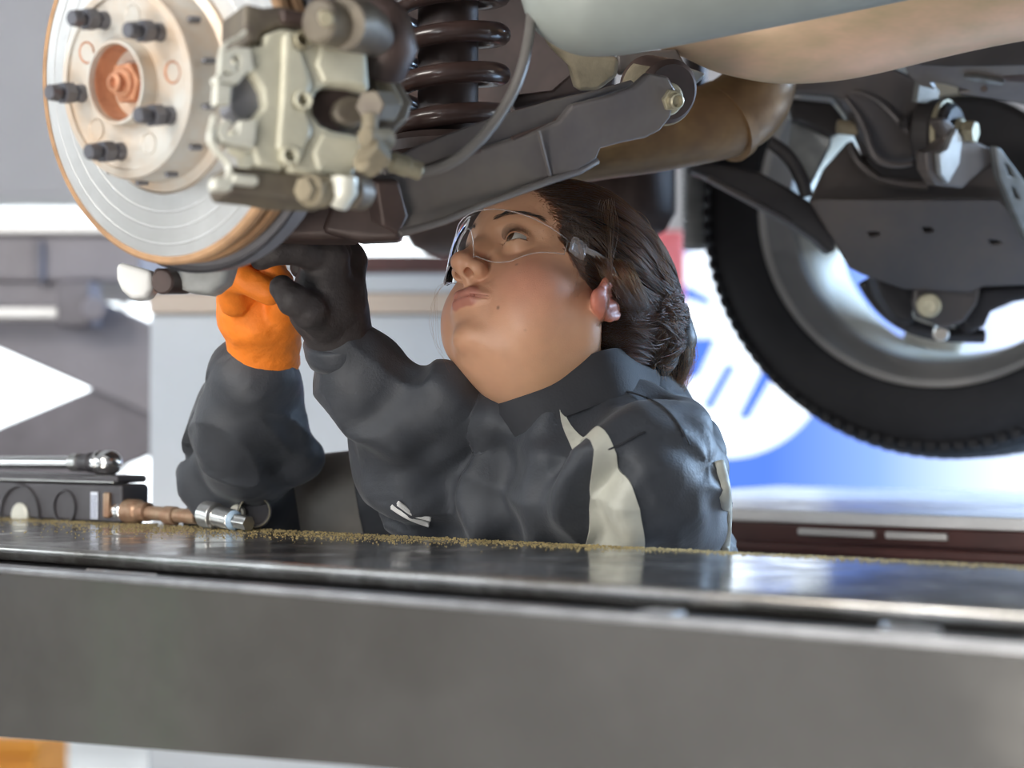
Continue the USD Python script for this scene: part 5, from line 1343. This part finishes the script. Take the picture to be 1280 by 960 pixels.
cloth_patch("reflective_band", M["grey_band"], "grey reflective band on the far sleeve", [(P(384, 600, 1.86), np.array([1, -.1, .12])), (P(452, 600, 1.86), np.array([-1, .1, -.18]))], lambda q: (rc(q, Rsh, Rel, .070, .058) < .03) & (q[:, 1] > 1.77))
# collar: a standing band round the neck, open at the throat
cc = P(716, 482, 1.652)
ca, cb_ = P(630, 498, 1.56), P(796, 452, 1.72)
cz = np.cross(ca - cc, P(716, 452, 1.58) - cc); cz /= np.linalg.norm(cz)
if cz @ UP < 0: cz = -cz
loop = smooth_path([P(622, 491, 1.585), P(660, 474, 1.562), P(710, 455, 1.560), P(757, 440, 1.575), P(790, 441, 1.62), P(806, 452, 1.68), P(790, 470, 1.74), P(740, 486, 1.77), P(680, 500, 1.74), P(640, 508, 1.67)], 90)
cen_ = loop.mean(0)
cv, cf_ = [], []
prof_c = [(.003, -.040), (.009, -.018), (.003, -.004), (.0015, .001), (-.002, .0), (-.003, -.006), (.002, -.030)]
for i, p in enumerate(loop):
    o = p - cen_; o -= cz * (o @ cz); o /= np.linalg.norm(o)
    for a, b in prof_c: cv.append(p + o * (a + .002 * math.sin(i * .35)) + (cz * .75 + UP * .45) * b)
k = len(prof_c)
for i in range(len(loop) - 1):
    for j in range(k - 1):
        a = i * k + j; cf_ += [(a, a + k, a + k + 1), (a, a + k + 1, a + 1)]
part(person, "collar", (np.array(cv), np.array(cf_)), M["cloth_dark"], "standing collar", smooth=50)
# seam over the shoulder
for px in ([(772, 486), (800, 494), (828, 508), (848, 530), (862, 556)], [(726, 560), (760, 562), (782, 552), (806, 540)]):
    part(person, "seam", tube(on_suit(px, .0012, 40), .0010, 6), M["cloth_dark"], smooth=True)
part(person, "back_stripe", (lambda a: tube(a, .007, 8))(on_suit([(896, 578), (902, 600), (906, 630), (906, 660), (903, 690)], -.003, 24)), M["reflective_band"], "pale reflective strip down the back", smooth=True)
# white emblem on the chest: two wavy bars
for pa in ([(489, 632), (498, 638), (510, 645), (522, 650), (536, 655)], [(497, 628), (508, 636), (518, 642), (528, 645), (538, 648)]):
    c_ = smooth_path(on_suit(pa, .0055), 24)
    w_ = np.array([0, 0, .0032])
    m_ = cat(tube(c_, .0021, 6), tube(c_ - w_ * .6, .0018, 6))
    part(person, "chest_emblem", m_, M["emblem_white"], "white wavy emblem", smooth=True)
for h_, dx in ((hipL, -.02), (hipR, .03)):
    ft = foot(h_, dx)
    b_ = lambda p: smin(smin(rc(p, ft + [0, 0, .08], ft + [0, 0, -.045], .062, .055), rc(p, ft + [-.02, 0, -.055], ft + [-.15, 0, -.062], .050, .040), .03), ell(p, ft + [-.14, 0, -.06], (.05, .045, .04)), .02)
    bv, bf = surface(lambda p: smax(b_(p), -(p[:, 2] - .004), .004), ft - [.25, .1, .14], ft + [.12, .1, .16], .007)
    part(person, "boot", (bv, bf), M["boot_leather"], smooth=True)

# ------------------------------------------------------------------ gloves
def glove(name, m, lab, palm, fingers, thumb, cuff, h=.0024, wr=.030):
    def f(p):
        d = None
        for pts, rs in palm:
            e = chain(p, [P(*q) for q in pts], rs, .012)
            d = e if d is None else smin(d, e, .014)
        for pts, rs in fingers:
            d = smin(d, chain(p, [P(*q) for q in pts], rs, .003), .0022)
        d = smin(d, chain(p, [P(*q) for q in thumb[0]], thumb[1], .004), .0045)
        d = smin(d, chain(p, [P(*q) for q in cuff[0]], cuff[1], .008), .010)
        n = meshkit.fbm(p * 60, 3, seed=9) - .5
        return d + n * .004
    allp = np.array([P(*q) for pts, _ in palm + fingers + [thumb, cuff] for q in pts])
    v, f3 = surface(f, allp.min(0) - .05, allp.max(0) + .05, h)
    return part(person, name, (v, f3), m, lab, smooth=True)
glove("glove", M["glove_black"], "black work glove on the near hand",
    [([(424, 424, 1.605), (413, 385, 1.585)], [.028, .034]), ([(410, 385, 1.59), (425, 330, 1.60)], [.034, .026]), ([(402, 375, 1.565), (408, 325, 1.555)], [.030, .022])],
    [([(408, 330, 1.552), (372, 312, 1.528), (345, 314, 1.520), (328, 322, 1.520)], [.0145, .0136, .0130, .0118]),
     ([(420, 316, 1.575), (385, 292, 1.556), (352, 292, 1.546), (334, 304, 1.546)], [.0145, .0132, .0126, .0116]),
     ([(428, 316, 1.598), (398, 294, 1.585), (368, 296, 1.575), (350, 312, 1.572)], [.0140, .0128, .0120, .0112]),
     ([(434, 326, 1.62), (412, 312, 1.612), (388, 318, 1.605), (376, 334, 1.60)], [.0125, .0115, .0110, .0102])],
    ([(404, 402, 1.562), (386, 388, 1.532), (366, 374, 1.520), (353, 360, 1.520)], [.019, .0160, .0142, .0118]),
    ([(424, 438, 1.612), (422, 408, 1.598)], [.029, .030]))
glove("glove", M["glove_orange"], "bright orange knitted glove on the far hand",
    [([(330, 424, 1.695), (326, 396, 1.675)], [.034, .036]), ([(312, 392, 1.665), (308, 362, 1.645)], [.030, .022]), ([(342, 396, 1.675), (332, 362, 1.655)], [.028, .020])],
    [([(304, 365, 1.63), (293, 338, 1.612), (306, 318, 1.605), (324, 306, 1.60)], [.0140, .0130, .0122, .0112]),
     ([(294, 378, 1.628), (286, 352, 1.608), (305, 350, 1.598), (336, 366, 1.595)], [.0145, .0140, .0132, .0125]),
     ([(300, 372, 1.655), (290, 345, 1.64), (310, 332, 1.63), (336, 342, 1.625)], [.0140, .0132, .0126, .0118]),
     ([(318, 372, 1.665), (312, 346, 1.655), (328, 330, 1.645), (346, 338, 1.64)], [.0125, .0118, .0110, .0100])],
    ([(348, 402, 1.66), (354, 376, 1.635), (346, 352, 1.618), (338, 334, 1.612)], [.0165, .0150, .0138, .0118]),
    ([(328, 448, 1.71), (330, 425, 1.70), (296, 395, 1.68), (280, 374, 1.668)], [.0352, .0350, .018, .008]))
# rolled rib of the orange cuff
rib_c, rib_n = P(329, 449, 1.712), (P(330, 424, 1.70) - P(328, 462, 1.715))
part(person, "glove_cuff", lathe([(.031, -.008), (.0362, -.007), (.0378, -.002), (.0372, .004), (.0365, .008), (.031, .010)], rib_c, rib_n, 56), M["glove_orange"], "rolled orange cuff", smooth=True)
part(person, "sleeve_cuff", lathe([(.024, -.012), (.033, -.014), (.0345, -.006), (.034, .006), (.031, .010), (.024, .010)], P(424, 430, 1.605), P(420, 405, 1.595) - P(430, 448, 1.615), 48), M["cloth_charcoal"], smooth=True)
part(person, "sleeve_cuff", lathe([(.030, -.020), (.0415, -.022), (.0420, -.008), (.0405, .010), (.037, .016), (.030, .014)], P(322, 474, 1.718), P(328, 440, 1.705) - P(316, 500, 1.735), 48), M["cloth_dark"], smooth=True)
# ------------------------------------------------------------------ tools left on the runway
mat("black_plastic", (0.075, 0.070, 0.076), 0.4, vary=0.15, vscale=30)  # black raised a little to take in the pale haze
mat("tan_steel", (0.50, 0.37, 0.25), 0.4, metal=0.5, color2=(0.36, 0.20, 0.12), vscale=40)
mat("satin_steel", (0.66, 0.65, 0.62), 0.24, metal=0.95, vary=0.08, vscale=40)
mat("blue_ring", (0.45, 0.60, 0.75), 0.4)
mat("paper_white", (0.72, 0.76, 0.84), 0.7)
mat("label_ink", (0.10, 0.12, 0.22), 0.7)
M = LOOKS
def deck_pt(x, t):
    """the deck point whose image column is x, t metres in from the far edge"""
    base = deck_far - AX * t
    r = ray(x, 650); a = r[0] / r[1]
    s = (a * base[1] - base[0]) / (VX[0] - a * VX[1])
    return base + VX * s
def star(r, n=6, depth=.16, k=48):
    t = np.linspace(0, 2 * np.pi, k, endpoint=False)
    rr_ = r * (1 - depth * (.5 - .5 * np.cos(n * t)))
    return Polygon(np.c_[rr_ * np.cos(t), rr_ * np.sin(t)])
def along_bar(poly, a, b):
    m = trimesh.creation.extrude_polygon(poly, float(np.linalg.norm(b - a)))
    x, y, z = frame(b - a)
    return place(m, a, x, y, z)
# star-bit socket in the middle
R1, R2, R3 = .0142, .0112, .0078
p0 = deck_pt(263, .035); ax1 = (deck_pt(336, .045) - p0); ax1[2] = 0; ax1 /= np.linalg.norm(ax1)
dropv = np.array([0, 0, -.10]); ax1 = ax1 + dropv; ax1 /= np.linalg.norm(ax1)
b0 = p0 + UP * R1
sk = thing("bit_socket", "short chrome star-bit socket lying on the dusty runway edge", "socket", p0)
part(sk, "drive_end", lathe([(1e-4, .001), (.007, 0), (R1 - .0015, 0), (R1, .0015), (R1, .0175), (R1 - .001, .019), (R2 - .001, .0205), (R2 - .001, .022)], b0 - ax1 * .009, ax1, 48), M["satin_steel"])
part(sk, "shank", lathe([(R2 - .001, .022), (R2, .023), (R2, .045), (R2 - .001, .0465), (1e-4, .0465)], b0 - ax1 * .009, ax1, 48), M["satin_steel"])
part(sk, "ring", lathe([(R2 - .0018, .0462), (R2 - .0008, .047), (R2 - .0012, .0500), (R3, .0525), (R3 - .001, .0525)], b0 - ax1 * .009, ax1, 40), M["blue_ring"], "pale blue ring")
part(sk, "star_bit", along_bar(star(R3), b0 + ax1 * .0425, b0 + ax1 * .063), M["satin_steel"], "fluted star bit", smooth=30)
# dark socket behind it
q = deck_pt(318, .012)
im = thing("impact_socket", "small dark round socket standing behind the star-bit socket", "socket", q)
dv = (C - q) * [1, 1, 0]; dv /= np.linalg.norm(dv)
part(im, "barrel", lathe([(.0175, -.018), (.0178, 0), (.0172, .0015), (.0150, .0015), (.0145, -.001), (.0145, -.012), (1e-4, -.012)], q + UP * .018, dv, 48), M["black_plastic"])
part(im, "brass_rim", lathe([(.0150, .0014), (.0158, .0024), (.0166, .0014)], q + UP * .018, dv, 48), M["bolt_tan"], "thin rim in the gold of a reflection")  # gold reflection on the socket mouth, built as a coloured rim
q2 = deck_pt(297, .016)
single("round_fitting", lathe([(1e-4, .012), (.006, .0112), (.0085, .007), (.0085, -.007), (.006, -.0085), (1e-4, -.0085)], q2 + UP * .0170, dv, 36), M["clip_steel"], "cream round fitting between the chrome and the dark sockets", "fitting")
# extension bar with a tan socket
e0, e1 = deck_pt(150, .018), deck_pt(242, .020)
ad = (e1 - e0); ad /= np.linalg.norm(ad)
ext = thing("extension_bar", "tan rusty extension bar with a chrome collar lying at the runway edge", "extension bar", e0)
part(ext, "collar", lathe([(.007, -.002), (.0115, -.002), (.0125, .001), (.0125, .008), (.0112, .010), (.008, .010)], e0 + UP * .0135, ad, 40), M["chrome"], "chrome collar")
part(ext, "socket", lathe([(.0085, .010), (.0130, .012), (.0135, .014), (.0135, .030), (.0115, .033), (.0105, .036), (.0105, .046), (.008, .048)], e0 + UP * .0135, ad, 40), M["tan_steel"])
part(ext, "rod", cyl(e0 + UP * .0128 + ad * .046, e0 + UP * .0105 + ad * .125, .0078), M["tan_steel"])
part(ext, "lug", cyl(e0 + UP * .011 + ad * .075, e0 + UP * .0105 + ad * .092, .0102), M["tan_steel"])
# black socket case
c0_, c1_ = deck_pt(-110, .030), deck_pt(150, .030)
cd = (c1_ - c0_); L_ = np.linalg.norm(cd); cd /= L_
cm = (c0_ + c1_) / 2
case = thing("socket_case", "black socket case with a round hollow and a striped sticker on its end", "tool case", cm)
CH = .052
part(case, "tray", box_at(cm + AX * .022 + UP * CH * .42, (L_, .040, CH * .82), cd, AX, UP, .004), M["black_plastic"])
part(case, "lid", box_at(cm + AX * .022 + UP * (CH * .93), (L_ - .01, .044, CH * .16), cd, AX, UP, .003), M["black_plastic"])
part(case, "lid_trim", box_at(cm + AX * -.0005 + UP * (CH * .87), (L_ - .02, .002, .0022), cd, AX, UP, .0008), M["satin_steel"], "pale trim line")
def on_case(x):  # a point of the front of the case in image column x
    r = ray(x, 630); a = r[0] / r[1]; o = c0_ - AX * -.002
    s = (a * o[1] - o[0]) / (cd[0] - a * cd[1]); return o + cd * s
oc = on_case(26)
part(case, "round_hollow", lathe([(.037, .0), (.0355, .0035), (.0335, .0035), (.0325, 0), (.030, -.001)], oc + UP * .004, -AX, 64), M["black_plastic"])
part(case, "hollow_disc", lathe([(1e-4, .0045), (.0125, .0040), (.0150, .002), (.0150, -.002)], oc + UP * .0035, -AX, 40), M["clip_steel"], "pale round disc")
oc2 = on_case(82)
part(case, "round_hollow", lathe([(.020, 0), (.019, .003), (.0175, .003), (.017, 0)], oc2 + UP * .016, -AX, 48), M["black_plastic"])
oc3 = on_case(119)
part(case, "sticker", box_at(oc3 - AX * .001 + UP * .019, (.0125, .0015, .030), cd, AX, UP, .0004), M["paper_white"], "white striped sticker", smooth=False)
bars = [box_at(oc3 - AX * .0020 + UP * (.006 + .0026 * k), (.010 if k % 3 else .012, .0006, .0009), cd, AX, UP, .0002) for k in range(10)]
part(case, "sticker_stripes", cat(*bars), M["label_ink"], smooth=False)
oc4 = on_case(136)
part(case, "latch", box_at(oc4 - AX * .002 + UP * .020, (.010, .006, .028), cd, AX, UP, .002), M["tan_steel"], "orange brown reflection on the case end")  # orange reflection on the case end, built as a coloured block
# chrome ratchet lying on the case
r0, r1 = on_case(-70) + AX * .022 + UP * (CH * 1.01 + .0105), on_case(116) + AX * .022 + UP * (CH * 1.01 + .0135)
rd = (r1 - r0); RL = np.linalg.norm(rd); rd /= RL
rat = thing("ratchet", "chrome ratchet with a ball end resting on top of the black case", "ratchet", r0)
part(rat, "handle", cyl(r0, r0 + rd * (RL - .060), .0075), M["chrome"])
part(rat, "ferrule", lathe([(.0075, 0), (.0105, .002), (.0105, .014), (.0085, .016)], r0 + rd * (RL - .062), rd, 36), M["satin_steel"])
part(rat, "grip", lathe([(.0080, 0), (.0100, .002), (.0100, .014), (.0115, .016), (.0115, .019), (.0095, .021), (.0090, .034)], r0 + rd * (RL - .046), rd, 36), M["black_plastic"])
bs = trimesh.creation.icosphere(4, .0158)
part(rat, "ball_end", (np.array(bs.vertices) * [1, 1, .92] + r1, np.array(bs.faces)), M["chrome"], "polished ball end", smooth=True)
part(rat, "ball_collar", lathe([(.0105, 0), (.0135, .002), (.0135, .006), (.0120, .008)], r1 - rd * .018, rd, 36), M["chrome"])
# crumpled blue paper scraps
for x, tt_, sc_k in ((118, .016, .0065), (131, .014, .008)):
    q = deck_pt(x, tt_)
    s_ = trimesh.creation.icosphere(2, sc_k); v = np.array(s_.vertices)
    v = v * (1 + .9 * (meshkit.noise(v * 160 + x) - .5))[:, None] * [1.1, .5, .9]
    v[:, 2] += -v[:, 2].min()
    single("paper_scrap", (v + q, np.array(s_.faces)), M["paper_white"], "crumpled pale paper scrap under the striped sticker" if x < 125 else "larger crumpled pale paper scrap beside the extension bar collar", "paper scrap", smooth=False)
# orange crate standing on the floor behind the runway
a, b = P(-160, 935, 4.3), P(42, 922, 4.3)
cr = thing("storage_crate", "orange crate on the floor under the scissor lift", "crate", ((a[0] + b[0]) / 2, a[1], 0))
part(cr, "body", wbox(a[0], b[0], a[1], a[1] + .35, 0.0, b[2] - .04, .02), M["orange_vinyl"])
part(cr, "rim", wbox(a[0] - .015, b[0] + .015, a[1] - .015, a[1] + .365, b[2] - .05, b[2], .012), M["orange_vinyl"])
